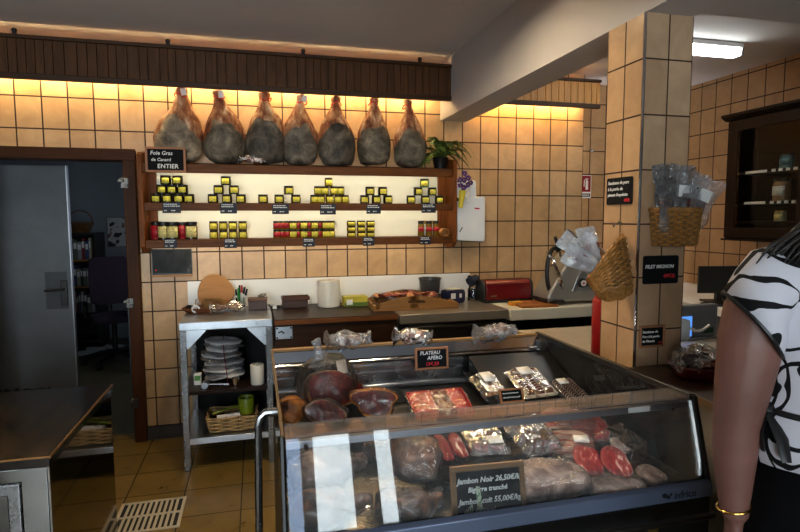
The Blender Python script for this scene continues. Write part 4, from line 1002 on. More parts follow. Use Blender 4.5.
# the lamp over the goods
lt = thing('strip_lamp', 'cool white strip lamp inside the display case under its top glass', 'lamp', (.667, 1.408, .968))
MB().bb((-.56, -.004, -.006), (.56, .006, -.001)).build('strip', emit('lamp_case', (1, .95, .88, 1), LAMP_CASE), lt)
MB().bb((-.57, -.005, -.0009), (.57, .009, .003)).build('holder', M['alu'], lt)

# ---------------------------------------------------------------- meats
M['cut_dark'] = meat('cut_dark', [(.3, rgb(46, 8, 10)), (.48, rgb(92, 22, 20)), (.62, rgb(128, 46, 34)), (.72, rgb(214, 170, 140)), (.85, rgb(232, 206, 180))], 15, .32, 1.4, (1, 1, 1), .3)
M['cut_red'] = meat('cut_red', [(.3, rgb(120, 14, 22)), (.5, rgb(176, 34, 40)), (.66, rgb(202, 72, 68)), (.8, rgb(240, 206, 190))], 22, .3)
M['salami'] = meat('salami', [(.3, rgb(110, 12, 18)), (.48, rgb(178, 30, 32)), (.58, rgb(196, 58, 50)), (.66, rgb(244, 226, 206)), (.8, rgb(250, 240, 228))], 42, .3, .3)
M['salami_dark'] = meat('salami_dark', [(.3, rgb(46, 20, 20)), (.5, rgb(92, 40, 38)), (.62, rgb(150, 110, 96)), (.75, rgb(234, 222, 206))], 50, .35, .3)
M['bacon'] = meat('bacon', [(.30, rgb(158, 34, 34)), (.44, rgb(198, 92, 80)), (.52, rgb(240, 214, 194)), (.62, rgb(196, 84, 74)), (.74, rgb(246, 226, 208))], 5, .3, .4, (1, 14, 1))
M['rind_orange'] = meat('rind_orange', [(.3, rgb(150, 74, 20)), (.5, rgb(206, 124, 40)), (.75, rgb(232, 170, 90))], 14, .4)
M['rind_brown'] = meat('rind_brown', [(.28, rgb(34, 18, 14)), (.45, rgb(74, 44, 30)), (.6, rgb(116, 80, 56)), (.8, rgb(184, 152, 120))], 13, .35, 1.)
M['rind_grey'] = meat('rind_grey', [(.28, rgb(54, 44, 42)), (.45, rgb(110, 92, 86)), (.62, rgb(158, 138, 130)), (.8, rgb(212, 200, 196))], 16, .35, 1.)
def bag(t, c, r, seed, M3=None, mat='film', k=.16, sc_=16, seg=26, flat=None):
    def fn(p):
        if flat is not None: p = Vector((p.x, p.y, max(p.z, flat)))
        return jit(p, k*min(r), sc_, seed)
    return MB().ball(c, r, seg, M=M3, fn=fn).build('clear_bag', M[mat], t, smooth=28)
M['fat_rim'] = meat('fat_rim', [(.35, rgb(70, 36, 22)), (.52, rgb(140, 90, 54)), (.75, rgb(206, 170, 124))], 20, .4)
def ham_piece(label, loc, rz, a, b, h, rind, cut, seed, group='ham pieces in the display case', tilt=0, bagmat='film', with_bag=True):
    """half a boned ham lying on its side: rind shell with the cut face looking to local -y"""
    t = thing('ham_piece', label, 'ham', loc, rz, group)
    n = 22; outline = []
    for i in range(n):
        q = 2*PI*i/n; w_ = 1+.16*math.cos(q*2+seed)+.10*math.sin(3*q+seed*2)+.22*mnoise.noise(Vector((math.cos(q)*1.3, math.sin(q)*1.3, seed*3.7))); outline.append(Vector((a*math.cos(q)*w_, 0, h*.5*math.sin(q)*w_)))
    Tm = Matrix.Rotation(tilt, 4, 'X')
    rings = []
    for s_, y in ((1., 0), (1.04, .15*b), (1.0, .4*b), (.86, .7*b), (.55, .92*b), (.1, b)):
        rings.append([Tm @ jit(Vector((p.x*s_, y, p.z*s_)), .006, 20, seed) + Vector((0, 0, h*.5)) for p in outline])
    m = MB(); m.loft(rings, False, True); m.build('rind', M[rind], t, smooth=180, solid=.004)
    f = MB(); fr = []
    for s_ in (.95, .80, .64, .5, .36, .22, .1, .02): fr.append([Tm @ Vector((p.x*s_, -.004-.012*(1-s_)+.010*mnoise.noise(p*26*s_+Vector((seed, 0, 0))), p.z*s_)) + Vector((0, 0, h*.5)) for p in outline])
    f.loft(fr, False, True); f.build('cut_face', M[cut], t, smooth=180)
    fat = MB(); fat.loft([[Tm @ Vector((p.x*s_, y, p.z*s_)) + Vector((0, 0, h*.5)) for p in outline] for s_, y in ((1.03, .006), (1.02, -.004), (.985, -.006), (.95, -.003), (.94, .006))], False, False); fat.build('fat_rim', M['rind_orange' if rind == 'rind_orange' else 'fat_rim'], t, smooth=180)
    if with_bag:
        w = MB(); wr_ = []
        for s_, y in ((.1, -.05*b), (.6, -.045*b), (1.0, -.03*b), (1.10, .06*b), (1.12, .25*b), (1.06, .5*b), (.92, .75*b), (.5, 1.0*b), (.25, 1.08*b), (.3, 1.3*b)):
            wr_.append([Tm @ jit(Vector((p.x*s_, y-.012, p.z*s_)), .012, 30, seed+4) + Vector((0, 0, h*.5+.004)) for p in outline])
        w.loft(wr_); w.build('clear_bag', M[bagmat], t, smooth=25)
    return t
def deckz(y): return .785 + (y-1.84)*(.04/.46)
def whole_ham(label, loc, rz, L_, r_, rind, seed, flat=.8):
    t = thing('whole_ham', label, 'ham', loc, rz, 'whole hams in the front of the case')
    def prof(u): return r_*(.35+.65*math.sin(PI*min(1, u*1.25+.08))**.7) if u < .72 else r_*(.42-.30*(u-.72)/.28)+.006
    def mk(off, k_, sc2, sd):
        rings = []
        for i in range(19):
            u = i/18; q = prof(u)*(1 if 0 < i < 18 else .3)+off; c = Vector(((u-.5)*L_*(1+off*4), .02*math.sin(u*3+seed), r_*flat))
            rings.append([jit(c + Vector((0, q*math.cos(b_), max(-r_*flat*.98, q*flat*math.sin(b_)))), k_, sc2, sd) for b_ in [2*PI*j/24 for j in range(24)]])
        return MB().loft(rings)
    mk(0, .016, 17, seed).build('rind', M[rind], t, smooth=180)
    mk(.006, .022, 22, seed+3).build('clear_bag', M['film'], t, smooth=24)
    return t
p = at(333, 396, Z=.87)
hm = ham_piece('large dark ham standing in a clear bag at the left end of the case', (p.x, p.y, deckz(p.y)+.002), .35, .105, .085, .165, 'rind_brown', 'cut_dark', 1, tilt=R(-26), with_bag=False)
bag(hm, (0, .05, .105), (.128, .105, .112), 9, None, 'film', .12, 20, flat=-.104)
k = MB()
def fnt(p_, th): return jit(p_, .012, 26, 4)
k.lathe([(.06, .185), (.030, .205), (.017, .225), (.015, .25), (.02, .285)], 14, (-.02, .03, 0), Matrix.Translation((0, 0, .0)) @ Matrix.Rotation(R(-6), 4, 'Y'), sxy=(1, .45), fn=fnt)
k.build('bag_twist', M['film_milky'], hm, smooth=28)
MB().bb((.05, -.012, .13), (.095, -.010, .185)).build('paper_label', M['paper'], hm, rot=(R(-20), 0, .1))
p = at(325, 414, Z=.84); ham_piece('ham end with dark red cut face beside the bagged ham', (p.x, p.y, deckz(max(p.y, 1.84))-.0+.002), .1, .072, .06, .085, 'rind_brown', 'cut_dark', 2, tilt=R(-28), bagmat='film')
p = at(374, 410, Z=.83); ham_piece('orange-rinded half ham with a dark cut face in the middle left', (p.x, p.y, deckz(p.y)+.002), -.25, .092, .065, .09, 'rind_orange', 'cut_dark', 3, tilt=R(-32))
p = at(290, 418, Z=.83); ham_piece('orange-rinded ham wedge at the far left end of the case', (p.x+.02, p.y, deckz(p.y)+.002), .5, .05, .09, .07, 'rind_orange', 'rind_orange', 4, tilt=R(-12))
def pack(name, label, cat, loc, rz, w_, d_, content, tiltx=0, slabel=None, base='film', seed=1, group=None, tray=None, puff=.018, rows=None):
    """flat vacuum pack seen from above; local x across, y away from the viewer"""
    t = thing(name, label, cat, loc, 0, group, (tiltx, 0, rz))
    if tray:
        k = MB(); k.bb((-w_/2, -d_/2, 0), (w_/2, d_/2, .004))
        for s in (-1, 1):
            k.bb((s*w_/2, -d_/2, .004), (s*(w_/2-.005), d_/2, .014)); k.bb((-w_/2+.005, s*d_/2, .004), (w_/2-.005, s*(d_/2-.005), .014))
        k.build('tray', tray, t, bevel=.001)
    content(t, w_, d_)
    def fn(u, v):
        x, y = (u-.5)*w_*1.08, (v-.5)*d_*1.1; e = min(u, 1-u, v, 1-v)
        return jit(Vector((x, y, .004 + puff*min(1, e*7))), .007, 34, seed)
    MB().sheet(fn, 22, 22).build('film', M[base], t, smooth=22)
    if slabel:
        lx, ly, lw, lh = slabel
        def fl_(u, v): return Vector((lx+(u-.5)*lw, ly+(v-.5)*lh, puff+.0085))
        MB().sheet(fl_, 1, 1).build('paper_label', M['paper'], t, solid=.0008)
    return t
def slices(mat, cols, rows_, r, asp=1., lean=.5, jitx=.003, z=.008):
    def go(t, w_, d_):
        rnd = random.Random(int(w_*1e4)+rows_); k = MB()
        for c in range(cols):
            for q in range(rows_):
                x = (-.5+(c+.5)/cols)*w_*.94+rnd.uniform(-jitx, jitx); y = (.5-(q+.5)/rows_)*d_*.9
                rr = r*.8; y = y*(1-.0/d_) if False else max(-d_/2+rr, min(d_/2-rr, (.5-(q+.5)/rows_)*(d_-2*rr)*1.25)); Mx = Euler((min(lean, .32)+rnd.uniform(-.06, .06), rnd.uniform(-.06, .06), rnd.uniform(-.1, .1))).to_matrix().to_4x4()
                k.lathe([(.001, -.0012), (rr, -.0012), (rr, .0012), (.001, .0012)], 14, (0, 0, 0), Matrix.Translation((x, y, z)) @ Mx, sxy=(asp, 1))
        k.build('meat_slices', M[mat], t)
    return go
def slab(mat, k_=.9, hgt=.014, seed=3, lobes=1):
    def go(t, w_, d_):
        m = MB()
        for q in range(lobes):
            xo = (-.5+(q+.5)/lobes)*w_*k_
            def fn(p_): return jit(Vector((max(-w_*k_/2/lobes, min(w_*k_/2/lobes, p_.x)), max(-d_*k_/2, min(d_*k_/2, p_.y)), p_.z)), .005, 22, seed+q)
            m.ball((xo, 0, hgt*.8), (w_*k_*.56/lobes, d_*k_*.56, hgt), 20, fn=fn)
        m.build('meat', M[mat], t, smooth=70)
    return go
TI = R(12)
def rear(px, py, z=.835):
    q = at(px, py, Z=z); return Vector((q.x, q.y, deckz(q.y)+.012))
red_tray = plain('tray_redfoam', rgb(170, 26, 30), .5)
M['black_tray'] = plain('black_tray', rgb(14, 14, 15), .35)
M['ham_streak'] = meat('ham_streak', [(.28, rgb(74, 10, 14)), (.45, rgb(130, 22, 26)), (.58, rgb(160, 44, 44)), (.66, rgb(232, 196, 180)), (.8, rgb(242, 222, 208))], 16, .35, 1.2, (2.2, .7, 1), .5)
M['salami_big'] = meat('salami_big', [(.3, rgb(120, 10, 18)), (.52, rgb(186, 24, 28)), (.61, rgb(200, 50, 44)), (.65, rgb(248, 230, 212)), (.8, rgb(252, 244, 232))], 58, .3, .2)
M['salami_deep'] = meat('salami_deep', [(.3, rgb(50, 6, 12)), (.5, rgb(108, 14, 22)), (.58, rgb(140, 40, 38)), (.63, rgb(246, 228, 212)), (.8, rgb(250, 240, 230))], 46, .3, .2)
M['ham_pink'] = meat('ham_pink', [(.3, rgb(168, 34, 44)), (.55, rgb(196, 50, 58)), (.7, rgb(216, 110, 108)), (.8, rgb(244, 214, 204))], 14, .3, .6, (3, 1, 1))
def salami_mix(t, w_, d_):
    for q, (mt_, xo, ww) in enumerate((('salami_big', -.28, .40), ('salami_deep', .06, .30), ('ham_pink', .32, .26))):
        m = MB(); n = 5
        for r_ in range(n):
            y = (.5-(r_+.5)/n)*d_*.80
            def fn(p_, q=q, r_=r_): return jit(Vector((max(-ww*w_*.5, min(ww*w_*.5, p_.x)), p_.y, p_.z)), .004, 30, q*7+r_)
            m.ball((xo*w_, y, .010+.003*r_*0), (ww*w_*.58, d_*.15, .008), 18, M=Matrix.Rotation(R(14), 4, 'X'), fn=fn)
        m.build('meat_slices', M[mt_], t, smooth=70)
def columns(t, w_, d_):
    dk_, wt_ = MB(), MB()
    for c in range(3):
        for q in range(10):
            x = (-.5+(c+.5)/3)*w_*.92; y = (.5-(q+.5)/10)*d_*.84-.004*(c % 2); rr = w_*.135
            Mx = Matrix.Translation((x, y, .012)) @ Euler((R(38), .05*math.sin(q*2+c), .12*math.sin(q+c*2))).to_matrix().to_4x4()
            dk_.lathe([(.001, .0012), (rr*.9, .0012), (rr*.9, -.0008), (.001, -.0008)], 14, (0, 0, 0), Mx @ Matrix.Translation((0, .0, .0008)))
            wt_.lathe([(rr*.82, -.0014), (rr, -.0014), (rr, .0006), (rr*.82, .0006)], 14, (0, 0, 0), Mx)
    dk_.build('meat_slices', M['stick_cut'], t); wt_.build('slice_rims', M['fat_white'], t)
M['stick_cut'] = meat('stick_cut', [(.3, rgb(40, 12, 14)), (.55, rgb(92, 32, 30)), (.72, rgb(190, 140, 124))], 60, .35)
M['fat_white'] = plain('fat_white', rgb(230, 214, 190), .4, 0, .15, 40)
q = rear(440, 402); pack('salami_pack', 'large pack of bright red marbled salami slices in the middle of the case', 'salami', q, .02, .235, .16, salami_mix, R(20), None, 'film_clear', 2, None, red_tray, .022)
for px in (393, 488):
    q = rear(px, 400, .80); b = thing('black_tray', 'empty black tray %s the large red salami pack' % ('left of' if px < 400 else 'right of'), 'tray', (q.x, q.y+.05, deckz(q.y+.05)+.001), 0, None, (R(5), 0, 0))
    MB().bb((-.045, -.12, 0), (.045, .12, .006)).build('tray_body', M['black_tray'], b, bevel=.002)
def sausages(t, w_, d_):
    k = MB(); rnd = random.Random(6)
    for i in range(6):
        x = rnd.uniform(-.02, .02); y = -.03+rnd.uniform(-.02, .03); a = rnd.uniform(-.6, .6)
        k.tube([(x-.025*math.cos(a), y-.025*math.sin(a), .014), (x, y, .022), (x+.025*math.cos(a), y+.025*math.sin(a), .014)], [.006, .011, .006], 8)
    k.build('dried_sausage', M['slice_tan'], t, smooth=180)
ramp = thing('display_ramp', 'black sloping ramp under the small packs at the right rear of the case', 'ramp', (1.08, 2.03, .8))
MB().prism([(-.17, -.0105), (-.17, .008), (.20, .145), (.20, .0215)], -.19, .188, PMX).build('ramp_body', M['black_tray'], ramp, loc=(0, 0, 0))
def ramped(px, py):
    q = at(px, py, Z=.885); return Vector((q.x, q.y, .8+.008+(q.y-1.86)*.37+.010))
TR_ = math.atan(.37)
pack('sausage_pack', 'clear pack of small brown dried sausages with a white label', 'sausages', ramped(489, 385), .1, .10, .15, sausages, TR_, (.0, .03, .05, .06), 'film', 8, None, None, .03)
pack('salami_pack', 'pack of dark salami slices in white-rimmed columns with a white label', 'salami', ramped(531, 381), .10, .145, .17, columns, TR_, (.0, .06, .062, .05), 'film', 11, None, M['fat_white'])
q = ramped(577, 383); q.x = min(q.x, 1.207)
pack('salami_pack', 'smaller dark salami pack with a grey label at the right of the case', 'salami', q, .12, .112, .15, columns, TR_, (-.01, .05, .045, .035), 'film', 12, None, M['black_tray'])
q = at(507, 401, Z=.80)
c2 = chalkboard('chalkboard', 'tiny wood-framed chalkboard lying before the dark salami packs', .10, .055, (.945, 1.915, .834), (R(-25), 0, 0), .007)
k = MB(); rnd = random.Random(1)
for r_ in range(2):
    x = -.036
    for w__ in range(5): l = rnd.uniform(.008, .014); k.box((x+l/2, -.0066, .037-.016*r_), (l, .001, .003), (0, rnd.uniform(-.3, .3), 0)); x += l+.003
k.build('chalk_writing', M['chalk'], c2)
# front row behind the glass
FZ = .7005
def front(px, py, z=.76):
    q = at(px, py, Z=z); return Vector((q.x, max(q.y, 1.44), FZ))
whole_ham('dark wrinkled whole ham in a clear bag left of the large chalkboard', (.415, 1.60, FZ), R(150), .26, .088, 'rind_brown', 21)
whole_ham('low brown whole ham at the front left of the large chalkboard', (.405, 1.435, FZ), R(8), .20, .058, 'rind_brown', 22)
whole_ham('dark whole ham in a clear bag in the left front of the case', (.185, 1.46, FZ), R(-12), .22, .066, 'rind_brown', 23)
whole_ham('pale mottled whole ham at the left end behind the dark bagged ham', (.20, 1.64, FZ), R(10), .26, .085, 'rind_grey', 24)
q = at(452, 452, Z=.80); stand = thing('meat_stand', 'low clear stand under the ham slice packs behind the large chalkboard', 'stand', (.86, 1.70, FZ))
MB().bb((-.36, -.13, .070), (.36, .13, .076)).build('stand_top', M['glass_case'], stand)
for s in (-1, 1): MB().bb((s*.36, -.13, 0), (s*.354, .13, .07)).build('stand_leg', M['glass_case'], stand)
SZ = FZ+.0775
def onst(px, py): q = at(px, py, Z=SZ+.02); return Vector((q.x, q.y, SZ+.010))
q = onst(449, 460); pack('ham_pack', 'pack of deep red ham slices just above the large chalkboard', 'ham', (q.x+.01, 1.66, SZ+.012), .05, .17, .14, slab('ham_streak', .86, .010, 62, 3), R(16), None, 'film_clear', 31, None, None, .024)
q = onst(500, 455); pack('ham_pack', 'pack of red and white ham slices right of the deep red pack', 'ham', (q.x, 1.68, SZ+.012), -.1, .13, .13, slab('ham_streak', .84, .010, 63, 2), R(16), (.02, -.03, .05, .04), 'film_milky', 32, None, None, .024)
q = onst(548, 452); pack('film_pack', 'crumpled milky white pack between red ham packs in the case', 'pack', (q.x, 1.66, SZ+.016), .2, .14, .16, slab('rind_grey', .8, .02, 7), R(20), None, 'film_milky', 33, None, None, .035)
q = onst(588, 436); pack('bacon_pack', 'pack of streaky bacon strips with white fat lines', 'bacon', (q.x, 1.76, SZ+.014), -.12, .20, .15, slab('bacon', .95, .012, 9), R(16), None, 'film', 34, None, None, .022)
q = at(618, 472, Z=.77); pack('ham_pack', 'pack of dark red ham slices at the right end behind the front glass', 'ham', (q.x, 1.50, FZ+.05), -.3, .20, .16, slab('ham_streak', .86, .009, 61, 2), R(18), None, 'film_clear', 35, None, None, .03)
q = at(655, 465, Z=.78); pack('film_pack', 'empty-looking crumpled clear pack in the right corner of the case', 'pack', (1.165, 1.56, FZ+.04), .5, .13, .13, slab('rind_grey', .5, .012, 17), R(25), None, 'film', 36, None, None, .05)
q = at(560, 488, Z=.77)
def marbled(t, w_, d_): slab('rind_grey', .95, .040, 40)(t, w_, d_)
pack('ham_pack', 'wide grey marbled ham in crinkled film right of the large chalkboard', 'ham', (.83, 1.47, FZ+.022), -.08, .30, .16, marbled, R(14), None, 'film_clear', 41, None, None, .062)
pack('ham_pack', 'grey speckled ham in film at the front right of the case', 'ham', (1.05, 1.42, FZ+.012), -.1, .19, .11, slab('rind_grey', .95, .022, 45), R(10), None, 'film', 42, None, None, .040)
pack('film_pack', 'second crumpled clear pack lying against the right end of the case', 'pack', (1.19, 1.44, FZ+.02), .2, .13, .12, slab('rind_grey', .7, .018, 71), R(15), None, 'film_clear', 43, None, None, .045)
pack('ham_pack', 'pack of pink ham slices at the far right behind the red slices', 'ham', (1.14, 1.72, FZ+.03), -.2, .18, .16, slab('ham_pink', .9, .016, 73), R(20), None, 'film', 44, None, None, .035)
pack('bacon_pack', 'second pack of streaky bacon lying right of the first one', 'bacon', (1.02, 1.62, FZ+.02), -.35, .17, .14, slab('bacon', .9, .016, 75), R(20), (.03, .0, .05, .035), 'film', 45, None, None, .03)
M['wood_olive'] = wood('wood_olive', rgb(122, 92, 62), 'X', .55, .3, 1., .2)
# the big chalkboard leaning inside the front glass
c3 = chalkboard('chalkboard', 'large wood-framed chalkboard leaning inside the front glass of the case', .222, .155, (.607, 1.358, .711), (R(-14), R(1.5), 0), .0155, ('wood_olive', 'wood_olive'))
for txt, x, z, s in (('Jambon Noir 26,50€/kg', -.092, .107, .0205), ('Bigorre tranché', -.062, .083, .0185), ('Jambon cuit 55,00€/kg', -.090, .052, .0205), ('artisanal', -.045, .028, .0185)):
    lettering(txt, s, M['chalk'], c3, (x, -.0065, z), shear=.25)
fs = MB(); fs.prism([(-.078, .012), (-.048, .012), (-.05, .052), (-.075, .036)], -.0075, -.0067).prism([(-.036, .03), (-.020, .028), (-.026, .095), (-.038, .098)], -.0075, -.0067)
tt = NT('floral'); n = tt.noise(tt.coords(), 160, 2); fs.build('floral_sticker', tt.fin(tt.ramp(n, [(.36, rgb(60, 110, 60)), (.5, rgb(214, 222, 204)), (.62, rgb(120, 160, 90)), (.68, rgb(206, 70, 110))]), .5), c3)
# things on the rear ledge
for i, (px, py, L_, r_, lab, rz) in enumerate(((349, 345, .125, .036, 'white cling-wrapped sausage at the left end of the case top', .10), (413, 340, .105, .035, 'white cling-wrapped sausage behind the Plateau chalkboard', -.1), (494, 334, .115, .035, 'white cling-wrapped sausage at the right end of the case top', .05))):
    q = at(px, py+8, Y=yr+.0)
    wrapped_sausage(lab, (q.x, yr-.012, .999), L_, r_, rz, 20+i, 'wrapped sausages on the case top', .04)
q0, q1 = at(415, 347, Y=2.235), at(448, 368, Y=2.235)
c4 = chalkboard('chalkboard', 'small wood-framed chalkboard reading Plateau Apéro on the case top', q1.x-q0.x, .094, ((q0.x+q1.x)/2, 2.235, q1.z+.001), (R(-6), 0, 0), .009)
lettering('PLATEAU', .0215, M['chalk'], c4, (-.052, -.0065, .064)); lettering('APÉRO', .0215, M['chalk'], c4, (-.020, -.0065, .042)); lettering('13€,50', .021, M['chalk_red'], c4, (-.03, -.0065, .016))
# ================================================================ PILLAR: signs and hanging baskets
def slate_sign(label, w_, h_, loc, rz, lines, frame=False, cat='sign'):
    t = thing('slate_sign', label, cat, loc, rz) if not frame else chalkboard('chalkboard', label, w_, h_, loc, (0, 0, rz), .008, ('wood_frame', 'wood_frame_v'), .010, 'chalkboard')
    if not frame:
        k = MB(); r = .008; pl = []
        for cx, cz, a0 in ((w_/2-r, h_-r, 0), (-w_/2+r, h_-r, 90), (-w_/2+r, r, 180), (w_/2-r, r, 270)):
            pl += [(cx+r*math.cos(R(a0+q*22.5)), cz+r*math.sin(R(a0+q*22.5))) for q in range(5)]
        k.prism(pl, -.004, 0).build('plate', M['slate'], t)
    for txt, x, z, s, red in lines: lettering(txt, s, M['chalk_red' if red else 'chalk'], t, (x, -.0046 if not frame else -.0056, z))
    return t
slate_sign('black sign reading Saucisson de porc on the left face of the pillar', .158, .106, (1.3915, 1.908, 1.600), -PI/2, [('Saucisson de porc', -.070, .080, .0178, 0), ('à la purée de', -.070, .056, .0178, 0), ("piment d'espelette", -.070, .033, .0165, 0), ('4€/k', .032, .010, .018, 1)])
slate_sign('black Filet Mignon price sign on the front face of the pillar', .158, .108, (1.494, 1.7895, 1.296), 0, [('FILET MIGNON', -.071, .060, .0188, 0), ('49€/k', .010, .022, .022, 1)])
slate_sign('small framed chalkboard low on the front face of the pillar', .113, .085, (1.464, 1.7895, 1.051), 0, [('Saucisson de', -.044, .056, .0135, 0), ('Porc à la purée', -.044, .038, .0125, 0), ('de Piment', -.044, .020, .0135, 0), ('4€', .028, .012, .013, 1)], True)
def sausage_bag(label, loc, rot, seed, L_=.17, w_=.075, group=None, mat='film_milky', stick=True, lab=True, up=0):
    t = thing('sausage_bag', label, 'sausages', loc, 0, group, rot)
    def fn(u, v):
        a = 2*PI*u; s = min(1, .55+v*1.1)*(.95+.08*math.sin(v*9))
        th = .020*max(0, 1-v*1.05)+.003
        return jit(Vector((w_/2*s*math.cos(a), th*math.sin(a), L_*v)), .010, 26, seed)
    MB().sheet(fn, 20, 14, closeu=True).build('bag', M[mat], t, smooth=25)
    if stick:
        k = MB(); rnd = random.Random(seed)
        for q in range(3):
            x = -.02+.02*q; b = rnd.uniform(-.01, .01)
            k.tube([(x, 0, .012+up), (x+b, .004, .05+up), (x+b*1.5, 0, .095+up)], [.008, .0115, .007], 8)
        k.build('sausage', M['stick_dark'], t, smooth=180)
    if lab: MB().bb((-.022, -.0105, .09+up), (.024, -.009, .133+up)).build('paper_label', M['paper'], t)
    return t
M['film_bag'] = glassy('film_bag', (.97, .97, .98, 1), 1.5, .08, .16, (.92, .92, .95, 1), .9, 40, 2.2)
M['stick_dark'] = meat('stick_dark', [(.3, rgb(34, 16, 14)), (.5, rgb(82, 40, 34)), (.72, rgb(150, 110, 98))], 24, .4)
M['stick_red'] = meat('stick_red', [(.3, rgb(64, 14, 14)), (.5, rgb(120, 36, 30)), (.75, rgb(176, 100, 84))], 24, .35)
# right basket: half round with a flat back on the pillar's front face
rb_ = thing('wicker_basket', 'half round wicker basket hung on the front face of the pillar', 'basket', (1.530, 1.789, 1.442))
def half(t, u, g0=.084, g1=.097):
    g = g0+(g1-g0)*u
    if t < .72:
        a = PI + PI*t/.72; return (g*math.cos(a), g*.95*math.sin(a)-.008), (math.cos(a), math.sin(a))
    f = (t-.72)/.28; return (g-2*g*f, -.008), (0, 1)
weave(half, 13, .006, .128, 0, .0062, .0052, 17).build('basket_weave', M['wicker'], rb_)
st = MB()
for k in range(17):
    p, n = half((k+.5)/17, 0); q, _ = half((k+.5)/17, 1); st.cyl((p[0], p[1], 0), (q[0], q[1], .135), .004, seg=6)
st.prism([half(k/30, 0)[0] for k in range(30)], 0, .006, Matrix(((1, 0, 0, 0), (0, 0, 1, 0), (0, 1, 0, 0), (0, 0, 0, 1)))); st.build('stakes', M['wicker_dark'], rb_)
rim = MB()
for ph in (0, PI): rim.tube([Vector((half(i/72, 1)[0][0], half(i/72, 1)[0][1], .136+.004*math.sin(i*.9+ph))) + Vector((half(i/72, 1)[1][0], half(i/72, 1)[1][1], 0))*.004*math.cos(i*.9+ph) for i in range(72)], .0055, 6, True)
rim.build('rim', M['wicker'], rb_)
RB = [('clear bag of dark sausages at the left of the right-hand pillar basket', (1.488, 1.748, 1.475), (R(6), R(-14), .3), 1), ('clear bag with a large white label standing in the pillar basket', (1.525, 1.745, 1.480), (R(2), R(3), 0), 2), ('clear bag leaning right out of the pillar basket', (1.562, 1.750, 1.475), (R(6), R(20), -.2), 3), ('clear bag of dark sausages at the back of the pillar basket', (1.505, 1.770, 1.485), (R(-2), R(-5), .1), 4), ('clear bag of dark sausages at the front of the pillar basket', (1.545, 1.738, 1.468), (R(8), R(6), .1), 5), ('crumpled clear bag at the back right of the pillar basket', (1.565, 1.768, 1.485), (R(0), R(12), -.2), 6)]
for i, (lab, loc, rot, sd) in enumerate(RB): sausage_bag(lab, loc, rot, sd, (.22, .26, .23, .26, .17, .24)[i], (.11, .125, .12, .115, .11, .12)[i], 'sausage bags in the right-hand pillar basket', 'film_bag', True, i in (1, 2, 5), .055)
# left basket: deep round basket hung by its loop, mouth tipped to the left
lb = thing('wicker_basket', 'deep slant-mouthed wicker basket hung by its loop on the left pillar face', 'basket', (1.262, 1.735, 1.272), 0, None, (R(-36), R(2), R(-8)))
def cone(t, u): a = 2*PI*t; g = .062+.030*u**.8; return (g*math.cos(a), g*math.sin(a)*.95), (math.cos(a), math.sin(a))
def slant(a): return .172 + .090*math.cos(a) - .010*math.cos(2*a)
k = MB()
for r_ in range(18):
    u = r_/17; pts = []
    for i in range(102):
        t = i/102; p, n = cone(t, u); pts.append(Vector((p[0], p[1], .006+u*(slant(2*PI*t)-.008))) + Vector((n[0], n[1], 0))*.0058*math.sin(PI*17*t+PI*r_))
    k.tube(pts, .0048, 5, True)
k.build('basket_weave', M['wicker'], lb)
st = MB()
for k in range(17):
    pts = []
    for q in range(6): p, n = cone((k+.5)/17, q/5); pts.append((p[0], p[1], slant(2*PI*(k+.5)/17)*q/5))
    st.tube(pts, .0038, 6)
st.build('stakes', M['wicker_dark'], lb)
fl_ = MB()
for r_ in range(6): fl_.tube([((.008+.009*r_)*math.cos(a), (.008+.009*r_)*.95*math.sin(a), .004+.003*math.sin(9*a+PI*r_)) for a in [2*PI*i/54 for i in range(54)]], .0052, 5, True)
fl_.lathe([(.002, .005), (.052, .005), (.052, .009), (.002, .009)], 24); fl_.build('basket_base', M['wicker'], lb)
rim = MB()
def rp(a, u, off, ph, i): p, n = cone(a/(2*PI), u); return Vector((p[0], p[1], (slant(a) if u > .5 else .003))) + Vector((n[0]*math.cos(i*.9+ph), n[1]*math.cos(i*.9+ph), math.sin(i*.9+ph)))*off
for ph in (0, PI): rim.tube([rp(2*PI*i/72, 1, .0045, ph, i) for i in range(72)], .0052, 6, True)
rim.tube([rp(2*PI*i/48, 0, .003, 0, i) for i in range(48)], .006, 6, True)
rim.build('rim', M['wicker'], lb); lb.scale = (.9, .9, .9)
MB().tube([(.086, .015, .25), (.096, .012, .282), (.100, -.002, .30), (.098, -.012, .282), (.086, -.02, .25)], .0050, 6).build('hanging_loop', M['wicker'], lb)
hk = MB().tube([(1.3918, 1.900, 1.530), (1.372, 1.900, 1.527), (1.364, 1.900, 1.512), (1.358, 1.900, 1.53)], .0035, 6).cyl((1.3918, 1.90, 1.53), (1.389, 1.90, 1.53), .010, seg=12)
tag(hk.build('wall_hook', M['chrome']), 'small chrome hook on the pillar holding the left basket', 'hook')
LB = [('white bag with red sausage lying at the mouth of the left basket', (1.232, 1.805, 1.360), (R(-20), R(-62), .15), 6), ('white bag standing at the back of the left basket', (1.268, 1.840, 1.368), (R(-24), R(-14), 0), 7), ('white bag pointing up left out of the left basket', (1.245, 1.835, 1.368), (R(-24), R(-44), .2), 8), ('white bag with dark red sausages in the middle of the left basket', (1.255, 1.815, 1.366), (R(-16), R(-32), 0), 9)]
M['bag_white'] = glassy('bag_white', (.95, .95, .97, 1), 1.5, .2, .55, (.95, .95, .97, 1), .5, 26, 1.4)
for i, (lab, loc, rot, sd) in enumerate(LB):
    t = sausage_bag(lab, loc, rot, sd, (.14, .16, .17, .14)[i], .085, 'sausage bags in the left pillar basket', 'bag_white', True, i in (1, 2))
    for ch in t.children:
        if ch.name.startswith('sausage'): ch.data.materials[0] = M['stick_red']

